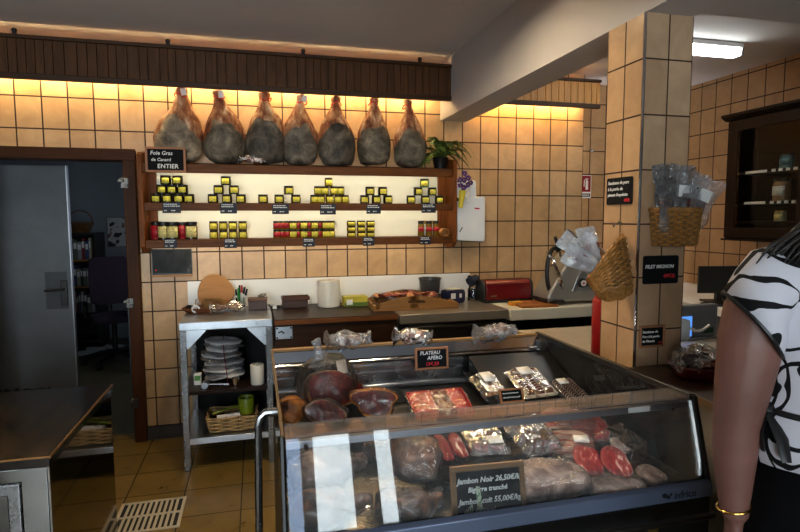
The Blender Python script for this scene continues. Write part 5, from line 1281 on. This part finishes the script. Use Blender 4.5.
# ================================================================ COUNTERS ON THE RIGHT
sc_t = thing('side_counter', 'dark topped counter in front of the pillar at the right of the case', 'counter', (1.73, 1.42, 0))
MB().bb((-.385, -.34, .955), (.385, .365, .98)).build('worktop', wood('top_dark', rgb(44, 28, 20), 'Y', .3, .3), sc_t, bevel=.003)
MB().bb((-.391, -.34, .957), (-.3855, .365, .983)).build('edge_trim', plain('trim_tan', rgb(150, 120, 86), .35, .3), sc_t)
MB().bb((-.375, -.33, .08), (.375, .36, .9545)).build('carcass', plain('panel_beige', rgb(150, 134, 112), .5), sc_t)
MB().bb((-.34, -.30, 0), (.34, .34, .08)).build('plinth', M['black'], sc_t)
tr = thing('red_tray', 'dark red oval tray of wrapped sausages on the side counter', 'tray', (1.535, 1.61, .9805), .12)
MB().lathe([(.002, 0), (.085, 0), (.098, .012), (.118, .045), (.124, .047), (.124, .051), (.116, .05), (.094, .014), (.082, .004), (.002, .004)], 30, sxy=(1, .82)).build('tray_body', plain('tray_dark_red', rgb(96, 26, 20), .35), tr)
rnd = random.Random(31)
DIR = ['at the left of', 'at the right of', 'at the back of', 'at the front of', 'on top of', 'deep in', 'at the back right of', 'at the front left of']
for i, (x, y, z, a) in enumerate(((-.05, .0, .012, .4), (.055, .0, .012, -.5), (.0, .05, .012, 1.2), (.0, -.045, .012, .2), (.0, .01, .045, .9), (.02, .02, .02, 2.0), (.045, .04, .04, 2.4), (-.04, -.03, .04, -.4))):
    wrapped_sausage('small cling-wrapped dry sausage %s the red tray' % DIR[i], (1.525+x, 1.615+y, .9855+z*1.15), .105, .023, a, 50+i, 'wrapped sausages in the red tray', .016, 'film', M['stick_dark'] if i % 3 == 1 else None)
rc = thing('rear_counter', 'pale steel topped counter behind the pillar', 'counter', (1.95, 2.46, 0))
MB().bb((-.50, -.43, .872), (.50, .43, .90)).build('worktop', plain('steel_pale', rgb(182, 172, 158), .35, .3, .14, 9), rc, bevel=.003)
MB().bb((-.49, -.42, 0), (.49, .42, .8715)).build('carcass', M['black_matt'], rc)
rx = thing('red_canister', 'upright red canister behind the left edge of the pillar', 'canister', (1.533, 2.155, .9005))
MB().lathe([(.002, 0), (.068, 0), (.072, .006), (.072, .27), (.066, .285), (.002, .285)], 28).build('canister_body', M['red_plastic'], rx)
MB().lathe([(.002, .286), (.062, .286), (.060, .302), (.018, .306), (.016, .322), (.002, .324)], 28).build('lid', M['red_plastic'], rx)
pt_ = thing('scale_terminal', 'grey shop terminal with a lit blue screen right of the pillar', 'terminal', (2.245, 2.42, .9005), .05)
MB().bb((-.07, -.03, 0), (.14, .09, .012)).build('base', M['grey_plastic'], pt_, bevel=.003)
sh = MB().bb((-.105, -.012, .012), (.145, .03, .185)).build('housing', M['grey_plastic'], pt_, bevel=.006)
MB().bb((-.098, -.0145, .02), (-.028, -.0125, .128)).build('screen', emit('screen_blue', (.10, .30, .85, 1), SCREEN), pt_)
MB().bb((.05, -.0145, .03), (.12, -.0125, .06)).build('green_button', plain('green_btn', rgb(20, 54, 36), .5), pt_)
wp = thing('white_plug', 'white plug with a hanging white cable on the right side of the pillar', 'plug', (1.6025, 1.83, 1.10))
MB().bb((0, -.03, -.042), (.055, .03, .045)).build('plug_body', M['white_plastic'], wp, bevel=.010)
MB().tube([(.05, 0, .0), (.085, .02, .0), (.14, .06, -.012), (.21, .12, -.035), (.28, .17, -.052), (.35, .22, -.06), (.42, .26, -.05)], .0055, 6).build('cable', M['white_plastic'], wp)
wc2 = thing('white_counter', 'white topped counter along the tiled wall on the right', 'counter', (3.36, 3.0, 0))
MB().bb((-.46, -1.0, .905), (.43, 1.2, .955)).build('worktop', M['white_laminate'], wc2, bevel=.004)
MB().bb((-.43, -.98, 0), (.43, 1.2, .9045)).build('carcass', plain('carcass_grey', rgb(92, 92, 94), .5), wc2)
bm2 = thing('black_monitor', 'black flat monitor standing on the white counter', 'monitor', (3.13, 3.16, .9555), -.25)
MB().bb((-.10, -.07, 0), (.10, .07, .012)).build('stand', M['black'], bm2, bevel=.003)
MB().bb((-.02, -.005, .012), (.02, .025, .08)).build('neck', M['black'], bm2)
MB().bb((-.16, -.025, .065), (.16, -.005, .255)).build('screen_panel', M['black'], bm2, bevel=.004)
kb = thing('black_keyboard', 'thin dark keyboard lying in front of the black monitor', 'keyboard', (2.985, 3.02, .9555), -.6)
MB().bb((-.10, -.04, 0), (.10, .04, .014)).build('keyboard_body', M['black'], kb, bevel=.003)
k = MB(); [k.bb((-.092+q*.0155, -.034+r_*.0175, .0145), (-.080+q*.0155, -.021+r_*.0175, .018)) for q in range(12) for r_ in range(4)]
k.build('keys', M['slate'], kb)
# dark wall cupboard with a glazed door
cu = thing('wall_cupboard', 'dark wooden wall cupboard with a glazed door on the right wall', 'cupboard', (3.799, 3.05, 1.385))
dx = -.30; y0, y1 = -.72, .47; H = .89
wbk = wood('cup_wood', rgb(26, 16, 12), 'Z', .5, .3, 1., .15)
MB().bb((dx+.02, y0, 0), (0, y1, .02)).build('bottom_board', wbk, cu); MB().bb((dx+.02, y0, H-.02), (0, y1, H)).build('top_board', wbk, cu)
for y in (y0, y1): MB().bb((dx+.02, y-.009, .02), (0, y+.009, H-.02)).build('side_board', wbk, cu)
MB().bb((-.012, y0+.01, .02), (0, y1-.01, H-.02)).build('back_board', wbk, cu)
MB().prism([(-.335, H+.045), (-.335, H+.025), (-.295, H), (0, H), (0, H+.045)], y0-.035, y1+.035, Matrix(((1, 0, 0, 0), (0, 1, 0, 0), (0, 0, 1, 0), (0, 0, 0, 1)))).build('cornice', wbk, cu, bevel=.003)
MB().bb((dx-.01, y0-.012, -.014), (0, y1+.012, 0)).build('plinth_board', wbk, cu)
MID = (y0+y1)/2 - .08
for a, b in ((y0+.003, MID-.002), (MID+.002, y1-.003)):
    d_ = MB(); s = .085
    d_.bb((dx, a, .01), (dx+.019, b, s)); d_.bb((dx, a, H-.085), (dx+.019, b, H-.01)); d_.bb((dx, a, s), (dx+.019, a+s, H-.085)); d_.bb((dx, b-s, s), (dx+.019, b, H-.085))
    do = d_.build('door', wbk, cu, bevel=.003)
    MB().bb((dx+.008, a+s, s), (dx+.012, b-s, H-.085)).build('pane', M['glass_calm'], do)
    MB().ball((dx-.014, (a+s*.4) if a > -.3 else b-s*.4, H*.45), .011, 12).build('knob', M['steel_dark'], do)
CX = 3.799+dx
SHZ = (1.885-1.385, 1.660-1.385, 1.518-1.385)
for i, z in enumerate(SHZ):
    b = MB().bb((dx+.05, y0+.01, z-.018), (-.012, y1-.01, z)).build('cupboard_shelf', wbk, cu)
    if i == 2: continue
    k = MB().bb((dx+.045, .16, z-.018), (dx+.0495, .335, z+.001)); [k.bb((dx+.045, .12-.055*q-.028, z-.018), (dx+.0495, .12-.055*q, z+.001)) for q in range(9)]
    k.build('edge_label', M['paper'], b)
def cup_jar(label, y, z, r, h, mat, lidm, lab):
    t = thing('storage_jar', label, 'jar', (3.60, y, z))
    MB().lathe([(.002, 0), (r, 0), (r, h*.8), (r*.86, h*.86), (r*.86, h*.9), (.002, h*.9)], 20).build('jar_body', mat, t)
    MB().lathe([(.002, h*.9), (r*.92, h*.9), (r*.92, h), (.002, h)], 20).build('lid', lidm, t)
    if lab is not None:
        def fn(u, v): a = PI + (u-.5)*2.0; return Vector(((r+.001)*math.cos(a), (r+.001)*math.sin(a), h*(.25+.42*v)))
        MB().sheet(fn, 10, 1).build('label', lab, t, solid=.0006)
teal = plain('teal', rgb(84, 122, 128), .4)
cup_jar('teal canister on the upper shelf of the wall cupboard', 3.10, 1.8855, .046, .10, teal, M['black'], teal)
cup_jar('large glass jar with a picture label on the middle shelf of the cupboard', 3.13, 1.6605, .056, .155, plain('jar_tan', rgb(150, 112, 80), .2), M['lid_dark'], M['lab_white'])
cup_jar('small pale jar on the lowest shelf of the wall cupboard', 3.13, 1.5185, .038, .075, plain('jar_pale', rgb(170, 160, 120), .3), M['lid_gold'], M['lab_cream'])
# ceiling batten lamp in the right-hand room
cl = thing('ceiling_lamp', 'lit white batten lamp on the ceiling behind the pillar', 'lamp', (2.60, 3.16, ZC))
MB().bb((-.60, -.045, -.035), (.60, .045, -.0005)).build('housing', M['white_plastic'], cl, bevel=.006)
MB().prism([(-.045, -.036), (.045, -.036), (.036, -.085), (-.036, -.085)], -.585, .585, PM).build('diffuser', M['lamp_cool'], cl, bevel=.006)
for s in (-1, 1): MB().bb((s*.585, -.042, -.08), (s*.60, .042, -.036)).build('end_cap', M['grey_plastic'], cl, bevel=.004)

# ================================================================ OFFICE BEHIND THE DOORWAY
bs_ = thing('bookcase', 'dark tall bookcase standing at the office wall beyond the doorway', 'bookcase', (-2.05, 7.50, 0))
bw = wood('bookcase_wood', rgb(44, 40, 40), 'Z', .5, .2)
for x in (-.19, .19): MB().bb((x-.01, -.2, 0), (x+.01, .2, 1.385)).build('side_board', bw, bs_)
for z in (.08, .42, .74, 1.06, 1.375): MB().bb((-.18, -.2, z-.01), (.18, .19, z+.01)).build('shelf', M['wood_board'] if z in (.74, 1.06) else bw, bs_)
MB().bb((-.18, .19, 0), (.18, .2, 1.385)).build('back_board', bw, bs_)
rnd = random.Random(17)
cols = [(150, 150, 156), (120, 40, 40), (60, 80, 120), (170, 160, 140), (40, 44, 50), (96, 110, 90)]
CN = ['pale grey', 'dark red', 'blue', 'cream', 'black', 'green']
for si, z in enumerate((.7505, 1.0705, .4305)):
    x = -.16; k = 0
    while x < .13:
        w_ = rnd.uniform(.022, .045); ci = (k+si*2) % 6
        t = thing('ring_binder', '%s binder, %s from the left on the %s bookcase shelf' % (CN[ci], ORD[k], ('middle', 'upper', 'lower')[si]), 'binder', (-2.05+x+w_/2, 7.42, z), 0, 'binders in the office bookcase')
        h_ = rnd.uniform(.2, .26)
        MB().bb((-w_/2, -.1, 0), (w_/2, .12, h_)).build('cover', M.setdefault('binder%d' % ci, plain('binder%d' % ci, rgb(*cols[ci]), .6)), t, bevel=.002)
        MB().bb((-w_/2+.004, -.1015, h_*.55), (w_/2-.004, -.1003, h_*.85)).build('spine_label', M['paper'], t)
        x += w_+.003; k += 1
ob = thing('wicker_basket', 'round wicker basket with a handle on top of the office bookcase', 'basket', (-2.05, 7.45, 1.386))
def rnd_(t, u): a = 2*PI*t; g = .09+.05*u; return (g*math.cos(a), g*math.sin(a)), (math.cos(a), math.sin(a))
weave(rnd_, 8, .008, .12, 0, .005, .007, 16).build('basket_weave', M['wicker_dark'], ob)
MB().tube([(.14*math.cos(a), 0, .11+.16*math.sin(a)) for a in [PI*i/12 for i in range(13)]], .008, 6).build('handle', M['wicker_dark'], ob)
ps = thing('wall_poster', 'framed pale poster with dark pictures on the office wall', 'poster', (-1.72, 7.799, 1.19))
MB().bb((-.125, -.015, 0), (.125, 0, .39)).build('frame', M['grey_plastic'], ps)
po = NT('poster_art'); n = po.noise(po.coords((1, 1, 1)), 9, 1); MB().bb((-.112, -.017, .012), (.112, -.015, .378)).build('print', po.fin(po.ramp(n, [(.42, rgb(30, 30, 36)), (.47, rgb(190, 190, 190)), (.6, rgb(206, 206, 206)), (.66, rgb(120, 70, 60))]), .6), ps)
oc = thing('office_chair', 'dark purple swivel office chair on a five-star base in the office', 'chair', (-1.50, 6.45, 0), .35)
pf_ = plain('purple_fabric', rgb(46, 34, 48), .9, 0, .2, 40)
def fns(p): return Vector((max(-.22, min(.22, p.x)), max(-.21, min(.21, p.y)), max(-.035, min(.04, p.z))))
MB().ball((0, 0, .50), (.30, .29, .06), 22, fn=fns).build('seat', pf_, oc, smooth=60)
def fnk(p): return Vector((max(-.20, min(.20, p.x)), p.y+.12*(p.x**2)*-4, max(-.26, min(.26, p.z))))
MB().ball((0, .20, .88), (.27, .045, .34), 22, fn=fnk, M=Matrix.Rotation(R(-8), 4, 'X')).build('backrest', pf_, oc, smooth=60)
MB().tube([(0, .05, .46), (0, .24, .47), (0, .265, .62), (0, .255, .80)], .018, 8, flat=.6).build('back_bar', M['black'], oc)
MB().cyl((0, 0, .12), (0, 0, .46), .026).build('gas_column', M['black'], oc)
for k_ in range(5):
    a = 2*PI*k_/5+.3; e = Vector((.30*math.cos(a), .30*math.sin(a), .075))
    lg = MB().tube([(0, 0, .13), e*.55+Vector((0, 0, .065)), e], [.028, .022, .015], 8).build('base_leg', M['black'], oc)
    MB().cyl(e+Vector((-.02*math.sin(a), .02*math.cos(a), -.045)), e+Vector((.02*math.sin(a), -.02*math.cos(a), -.045)), .028).cyl(e+Vector((0, 0, -.045)), e, .008).build('caster', M['black'], lg)
for s in (-1, 1): MB().tube([(s*.24, .05, .47), (s*.27, .05, .55), (s*.27, .05, .66), (s*.27, -.12, .67), (s*.27, .12, .67)], .014, 8).build('armrest', M['black'], oc)
dk = thing('office_desk', 'pale wooden desk corner at the right of the office', 'desk', (-.86, 6.35, 0))
MB().bb((-.42, -.4, .715), (.42, .4, .74)).build('desktop', M['wood_board'], dk, bevel=.003)
for x in (-.38, .38):
    for y in (-.36, .36): MB().bb((x-.02, y-.02, 0), (x+.02, y+.02, .7145)).build('leg', M['grey_plastic'], dk)
MB().bb((-.4, .30, .40), (-.1, .36, .60)).build('modesty_panel', M['paper'], dk)
for i, (x, y, a) in enumerate(((-1.86, 7.1, .3), (-1.72, 7.2, 1.2), (-1.95, 6.95, 2.))):
    def fn(u, v, i=i): return jit(Vector(((u-.5)*.2, (v-.5)*.26, .012)), .02, 9, i+3)
    o = MB().sheet(fn, 8, 8).build('loose_paper', M['paper'], None, (x, y, .012), (0, 0, a), 60, solid=.001)
    tag(o, 'crumpled white paper on the office floor, %s one' % ('middle', 'rear right', 'front left')[i], 'paper', 'papers on the office floor')
# ================================================================ THE CUSTOMER AT THE RIGHT
pn = thing('person', 'person in a white blouse with black brush strokes standing in the right foreground', 'person', (1.160, .828, 0), R(-30))
skin = meat('skin', [(.3, rgb(104, 69, 60)), (.6, rgb(118, 80, 70)), (.8, rgb(128, 89, 78))], 9, .45, .2, (1, 1, 1), .05, .35)
def ring(c, rx, ry, n=24, ax=None, ay=None, p=2.2):
    ax = Vector(ax) if ax else Vector((1, 0, 0)); ay = Vector(ay) if ay else Vector((0, 1, 0)); out = []
    for i in range(n):
        a = 2*PI*i/n; cx, cy = math.cos(a), math.sin(a)
        out.append(Vector(c) + ax*rx*math.copysign(abs(cx)**(2/p), cx) + ay*ry*math.copysign(abs(cy)**(2/p), cy))
    return out
HX = .02
b = MB()
b.loft([ring((0, 0, .86), .06, .06), ring((0, 0, .90), .165, .12), ring((0, 0, 1.0), .168, .12), ring((0, .005, 1.10), .132, .098), ring((0, .005, 1.20), .138, .10), ring((0, .01, 1.32), .155, .112), ring((0, .0, 1.40), .165, .10), ring((0, -.01, 1.455), .135, .075), ring((.01, -.012, 1.50), .085, .062), ring((.022, -.005, 1.54), .056, .056), ring((.042, .01, 1.60), .052, .054), ring((HX, .015, 1.64), .045, .05)])
hd = []   # head: the face looks to +y, away from the camera
def hf(p):
    p = p.copy()
    if p.y > .03:
        p.y += .012*math.exp(-((p.z+.01)/.022)**2-(p.x/.013)**2) + .006*math.exp(-((p.z+.048)/.01)**2-(p.x/.022)**2) - .007*math.exp(-((p.z-.012)/.012)**2-((abs(p.x)-.03)/.013)**2)
    if p.z < -.03: p.x *= 1-.25*min(1, (-.03-p.z)/.08); p.y += .012*min(1, (-.03-p.z)/.08)
    return p
b.ball((HX, .03, 1.705), (.076, .094, .112), 32, fn=hf)
for s in (-1, 1): b.ball((HX+s*.077, .022, 1.70), (.010, .018, .030), 12)
arm = {-1: [((-.125, -.02, 1.43), .055), ((-.165, -.035, 1.415), .054), ((-.192, -.042, 1.36), .060), ((-.203, -.05, 1.296), .059), ((-.212, -.052, 1.21), .052), ((-.219, -.050, 1.14), .0445), ((-.219, -.046, 1.08), .0430), ((-.218, -.046, 1.02), .037), ((-.2165, -.050, .96), .029), ((-.215, -.052, .93), .0265)],
       1: [((.125, -.02, 1.43), .055), ((.165, -.02, 1.415), .054), ((.20, -.02, 1.36), .058), ((.215, -.02, 1.29), .053), ((.23, -.01, 1.21), .046), ((.24, .0, 1.14), .041), ((.245, .03, 1.07), .040), ((.248, .065, 1.0), .033), ((.25, .095, .945), .027), ((.25, .108, .92), .0255)]}
for s, pts in arm.items(): b.tube([p for p, r in pts], [r for p, r in pts], 18)
for s in (-1, 1):   # hands: palm, four unequal fingers and a thumb, slightly curled
    w = Vector(arm[s][-1][0]); fy = .0 if s < 0 else .35
    rot = Matrix.Rotation(fy*-1., 4, 'X')
    def hp(x, y, z): return w + (rot @ Vector((x*-s, y, z)))
    b.loft([[hp(.013*math.cos(a)*k1, y0_+.030*math.sin(a)*k2, z) for a in [2*PI*i/16 for i in range(16)]] for z, k1, k2, y0_ in ((.015, 1.5, .7, 0), (-.02, 1.25, .9, .004), (-.06, 1.05, 1.28, .006), (-.092, .85, 1.3, .004), (-.098, .5, 1.0, .004))])
    for k_, (y, L_) in enumerate(((.036, .070), (.013, .080), (-.010, .073), (-.031, .056))):
        b.tube([hp(.001, y*.9, -.075), hp(.002, y, -.098), hp(.008, y*1.04, -.098-L_*.42), hp(.020, y*1.04, -.098-L_*.75), hp(.034, y*1.0, -.098-L_*.97)], [.0095, .0095, .0085, .0078, .0062], 10)
    b.tube([hp(.004, .018, -.018), hp(.012, .040, -.040), hp(.020, .053, -.066), hp(.026, .055, -.092)], [.013, .0125, .0105, .0075], 10)
for s in (-1, 1):
    b.tube([(s*.085, 0, .93), (s*.092, .005, .80), (s*.09, .01, .62), (s*.085, .005, .49), (s*.085, -.012, .36), (s*.083, -.012, .22), (s*.082, -.01, .10), (s*.082, -.005, .05)], [.098, .092, .074, .056, .056, .044, .034, .036], 20)
    b.tube([(s*.082, -.045, .04), (s*.084, .02, .045), (s*.092, .10, .032), (s*.096, .165, .022)], [.032, .036, .034, .020], 14, flat=.8)
bo = b.build('body', skin, pn, smooth=180)
m = bo.modifiers.new('Remesh', 'REMESH'); m.mode = 'VOXEL'; m.voxel_size = .0055; m.use_smooth_shade = True
m = bo.modifiers.new('Smooth', 'SMOOTH'); m.factor = .5; m.iterations = 4
# eyes and lips
k = MB(); [k.ball((HX+s*.030, .113, 1.716), (.011, .006, .007), 10) for s in (-1, 1)]; k.build('eye', plain('eye', rgb(60, 44, 36), .2), pn)
MB().tube([(HX-.022, .119, 1.652), (HX-.008, .127, 1.655), (HX+.008, .127, 1.655), (HX+.022, .119, 1.652)], [.003, .006, .006, .003], 8).build('lips', plain('lips', rgb(150, 76, 72), .4), pn)
# blouse
t = NT('blouse_print'); v = t.coords((1, 1, 1), (.31, .12, .07))
n1 = t.noise(v, 9.0, 1.0, .4, 1.0); n2 = t.noise(v, 6.5, 1, .5, 0)
d1 = t.math('ABSOLUTE', t.math('SUBTRACT', n1, .5)); wd = t.math('ADD', .011, t.math('MULTIPLY', t.math('MAXIMUM', t.math('SUBTRACT', n2, .34), 0.), .17))
line = t.math('LESS_THAN', d1, wd)
n3 = t.noise(t.coords((1, 1, 1), (4.2, 1.7, 3.1)), 5.0, 1, .4, 1.2); d2 = t.math('LESS_THAN', t.math('ABSOLUTE', t.math('SUBTRACT', n3, .52)), .012)
ink = t.math('MAXIMUM', line, d2)
fold = t.noise(v, 11, 3, .5, .4); t.bump(fold, .25, .02)
bl_m = t.fin(t.mix(ink, rgb(204, 200, 208), rgb(12, 11, 14)), .8, 0, .25)
bl = MB()
def fw_(p, k=.008, s_=8, seed=0): return jit(p, k, s_, seed)
tor = [((0, 0, 1.055), .192, .142), ((0, 0, 1.10), .188, .140), ((0, 0, 1.13), .184, .137), ((0, .003, 1.20), .172, .130), ((0, .005, 1.28), .176, .133), ((0, .006, 1.34), .182, .128), ((0, 0, 1.40), .186, .112), ((0, -.006, 1.44), .172, .098), ((0, -.010, 1.475), .130, .082), ((0, -.010, 1.512), .092, .070), ((0, -.006, 1.53), .076, .066)]
bl.loft([[fw_(q) for q in ring(c, rx, ry, 36)] for c, rx, ry in tor], False, False)
for s in (-1, 1):
    ay = arm[s]
    rs = []
    dy = 0 if s < 0 else .02
    for cx, cy, cz, rad, an in ((.095, -.018, 1.418, .070, 0), (.140, -.026, 1.422, .075, 4), (.172, -.036, 1.405, .080, 20), (.186, -.041, 1.375, .080, 32), (.199, -.045, 1.335, .081, 40)):
        ax = Vector((s*-math.sin(R(an)), 0, -math.cos(R(an))))
        rs.append([fw_(q, .006, 12, 2) for q in ring((s*cx, cy+dy, cz), rad, rad*.98, 28, ax, (0, 1, 0), 2.)])
    bl.loft(rs, True, False)
    if s < 0: hem = rs[-1]
    else: hem2 = rs[-1]
bl.build('blouse', bl_m, pn, smooth=180, solid=.003)
for h_ in (hem, hem2): MB().tube(h_, .0042, 6, True).build('hem_trim', M['black'], pn)
kt = MB(); kt.ball((-.168, -.05, 1.165), (.020, .024, .017), 12)
kt.tube([(-.17, -.055, 1.16), (-.182, -.07, 1.12), (-.178, -.075, 1.085)], [.010, .013, .010], 8, flat=.35).tube([(-.165, -.06, 1.16), (-.155, -.10, 1.12), (-.15, -.115, 1.08)], [.010, .013, .010], 8, flat=.35)
kt.tube(ring((0, .003, 1.165), .180, .137, 36), .007, 6, True, flat=1.)
kt.build('waist_tie', M['black'], pn)
# trousers
tr_m = plain('trousers', rgb(10, 9, 11), .9, 0, .2, 10, .2, .1)
q = MB()
q.loft([ring((0, 0, .83), .10, .09, 30), ring((0, 0, .86), .178, .128, 30), ring((0, 0, .95), .185, .134, 30), ring((0, 0, 1.05), .168, .124, 30), ring((0, .003, 1.14), .150, .114, 30), ring((0, .003, 1.142), .13, .09, 30)])
for s in (-1, 1): q.tube([(s*.088, 0, .93), (s*.094, .005, .80), (s*.092, .008, .62), (s*.088, .0, .46), (s*.086, -.008, .28), (s*.085, -.006, .085)], [.104, .102, .084, .070, .064, .058], 20)
to = q.build('trousers', tr_m, pn, smooth=180)
m = to.modifiers.new('Remesh', 'REMESH'); m.mode = 'VOXEL'; m.voxel_size = .009; m.use_smooth_shade = True
m = to.modifiers.new('Smooth', 'SMOOTH'); m.factor = .5; m.iterations = 3
for s in (-1, 1):
    MB().tube([(s*.082, -.062, .032), (s*.083, -.03, .040), (s*.084, .03, .042), (s*.092, .10, .034), (s*.096, .172, .026), (s*.096, .186, .024)], [.024, .040, .043, .041, .030, .012], 16, flat=.8).build('shoe', M['black'], pn, smooth=180)
# long dark hair falling on the back and the left shoulder
t = NT('hair'); v = t.coords((60, 60, 2.5)); n = t.noise(v, 3, 4, .6); t.bump(n, .4, .004)
hm_ = t.fin(t.ramp(n, [(.3, rgb(10, 7, 6)), (.7, rgb(34, 24, 19))]), .42, 0, .4)
h = MB()
def cap(p): p = p.copy(); p.y = min(p.y, .058+.02*p.z/.1); return p
h.ball((HX, .018, 1.725), (.090, .106, .108), 26, fn=cap)
h.loft([ring((HX, -.045, 1.74), .082, .045, 22), ring((HX, -.058, 1.66), .088, .046, 22), ring((HX, -.075, 1.57), .092, .040, 22), ring((HX-.01, -.092, 1.50), .10, .032, 22), ring((HX-.01, -.115, 1.42), .10, .022, 22), ring((HX-.01, -.122, 1.33), .085, .016, 22), ring((HX, -.126, 1.25), .05, .01, 22)])
h.tube([(HX+.075, -.01, 1.69), (HX+.085, -.03, 1.60), (HX+.08, -.07, 1.50), (HX+.075, -.10, 1.42), (HX+.07, -.115, 1.32)], [.032, .036, .032, .024, .008], 12)
ho = h.build('hair', hm_, pn, smooth=180)
m = ho.modifiers.new('Remesh', 'REMESH'); m.mode = 'VOXEL'; m.voxel_size = .008; m.use_smooth_shade = True
m = ho.modifiers.new('Smooth', 'SMOOTH'); m.factor = .5; m.iterations = 3
hs = MB(); rnd = random.Random(41)
for q in range(46):
    u = q/45; e0 = Vector((-.215+.16*u, -.066-.05*u+rnd.uniform(-.012, .012), 1.442-.10*u+.05*math.sin(PI*u)+rnd.uniform(-.02, .02)))
    m1 = Vector((-.135+.10*u, -.052-.03*u, 1.525-.02*u)); m2 = Vector((-.075+.07*u, -.042-.025*u, 1.585)); t0 = Vector((HX-.080+.05*u, -.02-.03*u, 1.70))
    j = lambda: Vector((rnd.uniform(-.006, .006), rnd.uniform(-.006, .006), rnd.uniform(-.004, .004)))
    hs.tube([t0, t0.lerp(m2, .5)+Vector((-.012, 0, 0)), m2+j(), m1+j(), m1.lerp(e0, .6)+Vector((0, -.004, .008))+j(), e0], [.006, .007, .007, .006, .004, .0012], 6)
hs.build('hair_strands', hm_, pn, smooth=180)
gold = plain('gold', rgb(206, 160, 84), .25, 1, .1)
MB().tube([(-.2163+.031*math.cos(a), -.050+.031*math.sin(a), .950+.006*math.cos(a)) for a in [2*PI*i/28 for i in range(28)]], .0026, 8, True).build('bracelet', gold, pn)
# ================================================================ LET THINGS REST ON WHAT CARRIES THEM
from mathutils.bvhtree import BVHTree
bpy.context.view_layer.update()
def all_meshes(o):
    out = [o] if o.type == 'MESH' else []
    for c in o.children: out += all_meshes(c)
    return out
def tree(objs, dz=0):
    vs, ps = [], []
    for o in objs:
        b = len(vs); mw_ = o.matrix_world
        vs += [mw_ @ v.co + Vector((0, 0, dz)) for v in o.data.vertices]; ps += [[b+i for i in p.vertices] for p in o.data.polygons]
    return BVHTree.FromPolygons(vs, ps)
def settle(names, support, keep=None, most=.05):
    sup = [m_ for s in support for m_ in all_meshes(bpy.data.objects[s]) if keep is None or m_.name.split('.')[0] in keep]
    st_ = tree(sup)
    for o in [o for o in C.objects if o.parent is None and o.name.split('.')[0] in names]:
        ms = all_meshes(o); dz = 0
        if not tree(ms).overlap(st_): continue
        while dz < most:
            dz += .002
            if not tree(ms, dz).overlap(st_): break
        o.location.z += dz
settle({'meat_stand'}, ['display_case'], {'front_deck'})
settle({'display_ramp'}, ['display_case'], {'rear_deck'}, .02)
bpy.context.view_layer.update()
FOOD = {'ham_piece', 'whole_ham', 'salami_pack', 'sausage_pack', 'ham_pack', 'bacon_pack', 'film_pack', 'black_tray'}
settle(FOOD, ['display_case', 'display_ramp', 'meat_stand'], {'front_deck', 'rear_deck', 'ramp_body', 'stand_top', 'stand_leg'})
settle({'bag_stack', 'wicker_basket'}, ['steel_table'], {'shelf'}, .02)
settle({'wrapped_sausage'}, ['steel_table', 'wall_shelf', 'red_tray'], {'tabletop', 'shelf_board', 'tray_body'}, .02)
bpy.context.view_layer.update()
# ================================================================ LIGHT, CAMERA
wd = bpy.data.worlds.new('sky'); sc.world = wd; wd.use_nodes = True
bg = wd.node_tree.nodes['Background']; bg.inputs['Color'].default_value = (.86, .93, 1.0, 1); bg.inputs['Strength'].default_value = SKY
# no street outside: the even sky also shines up from below, lifting the ceiling
# two warm spot lamps on the ceiling over the serving aisle
for x, lab in ((.10, 'round warm spot lamp on the ceiling over the left of the serving aisle'), (.78, 'round warm spot lamp on the ceiling over the right of the serving aisle')):
    t = thing('ceiling_spot', lab, 'lamp', (x, 2.45, ZC), 0, None)
    MB().lathe([(.072, 0), (.085, 0), (.085, -.05), (.072, -.05), (.072, 0)], 28).build('housing', M['white_plastic'], t)
    MB().lathe([(.002, -.03), (.0715, -.03), (.0715, -.024), (.002, -.024)], 28).build('lens', M.setdefault('lamp_spot', emit('lamp_spot', (1, .80, .52, 1), LAMP_SPOT)), t)
for i, (a, b, z0, z1) in enumerate(ops):
    l = bpy.data.lights.new('daylight_portal', 'AREA'); l.shape = 'RECTANGLE'; l.size = b-a; l.size_y = z1-z0; l.cycles.is_portal = True
    o = bpy.data.objects.new('daylight_portal', l); C.objects.link(o); o.location = ((a+b)/2, YF-.16, (z0+z1)/2); o.rotation_euler = (R(90), 0, 0)
    o.rotation_euler = (R(-90), 0, 0) if False else (R(90), 0, PI) if False else (R(90), 0, 0)
l = bpy.data.lights.new('office_fill_light', 'AREA'); l.shape = 'RECTANGLE'; l.size = 1.0; l.size_y = 1.0; l.energy = OFFICE; l.color = (.78, .88, 1)  # unseen bluish fill added to light the office; no window there
o = bpy.data.objects.new('office_fill_light', l); C.objects.link(o); o.location = (-.46, 5.4, 1.6); o.rotation_euler = (R(90), 0, R(90))
cam = bpy.data.cameras.new('camera'); cam.sensor_width = 36; cam.sensor_fit = 'HORIZONTAL'; cam.lens = F/800*36; cam.clip_start = .05
co = bpy.data.objects.new('camera', cam); C.objects.link(co)
mw = Matrix((( RT.x, UP.x, -FW.x), (RT.y, UP.y, -FW.y), (RT.z, UP.z, -FW.z))).to_4x4(); mw.translation = CAM
co.matrix_world = mw
sc.camera = co
vs_ = sc.view_settings; sc.display_settings.display_device = 'sRGB'
vs_.view_transform = 'Standard'; vs_.look = 'None'; vs_.exposure = EXPOSURE; vs_.gamma = 1; vs_.use_curve_mapping = False
cy_ = sc.cycles
cy_.transparent_max_bounces = 32; cy_.max_bounces = 10; cy_.diffuse_bounces = 4; cy_.glossy_bounces = 6; cy_.transmission_bounces = 6
cy_.caustics_reflective = False; cy_.caustics_refractive = False; cy_.sample_clamp_indirect = 4
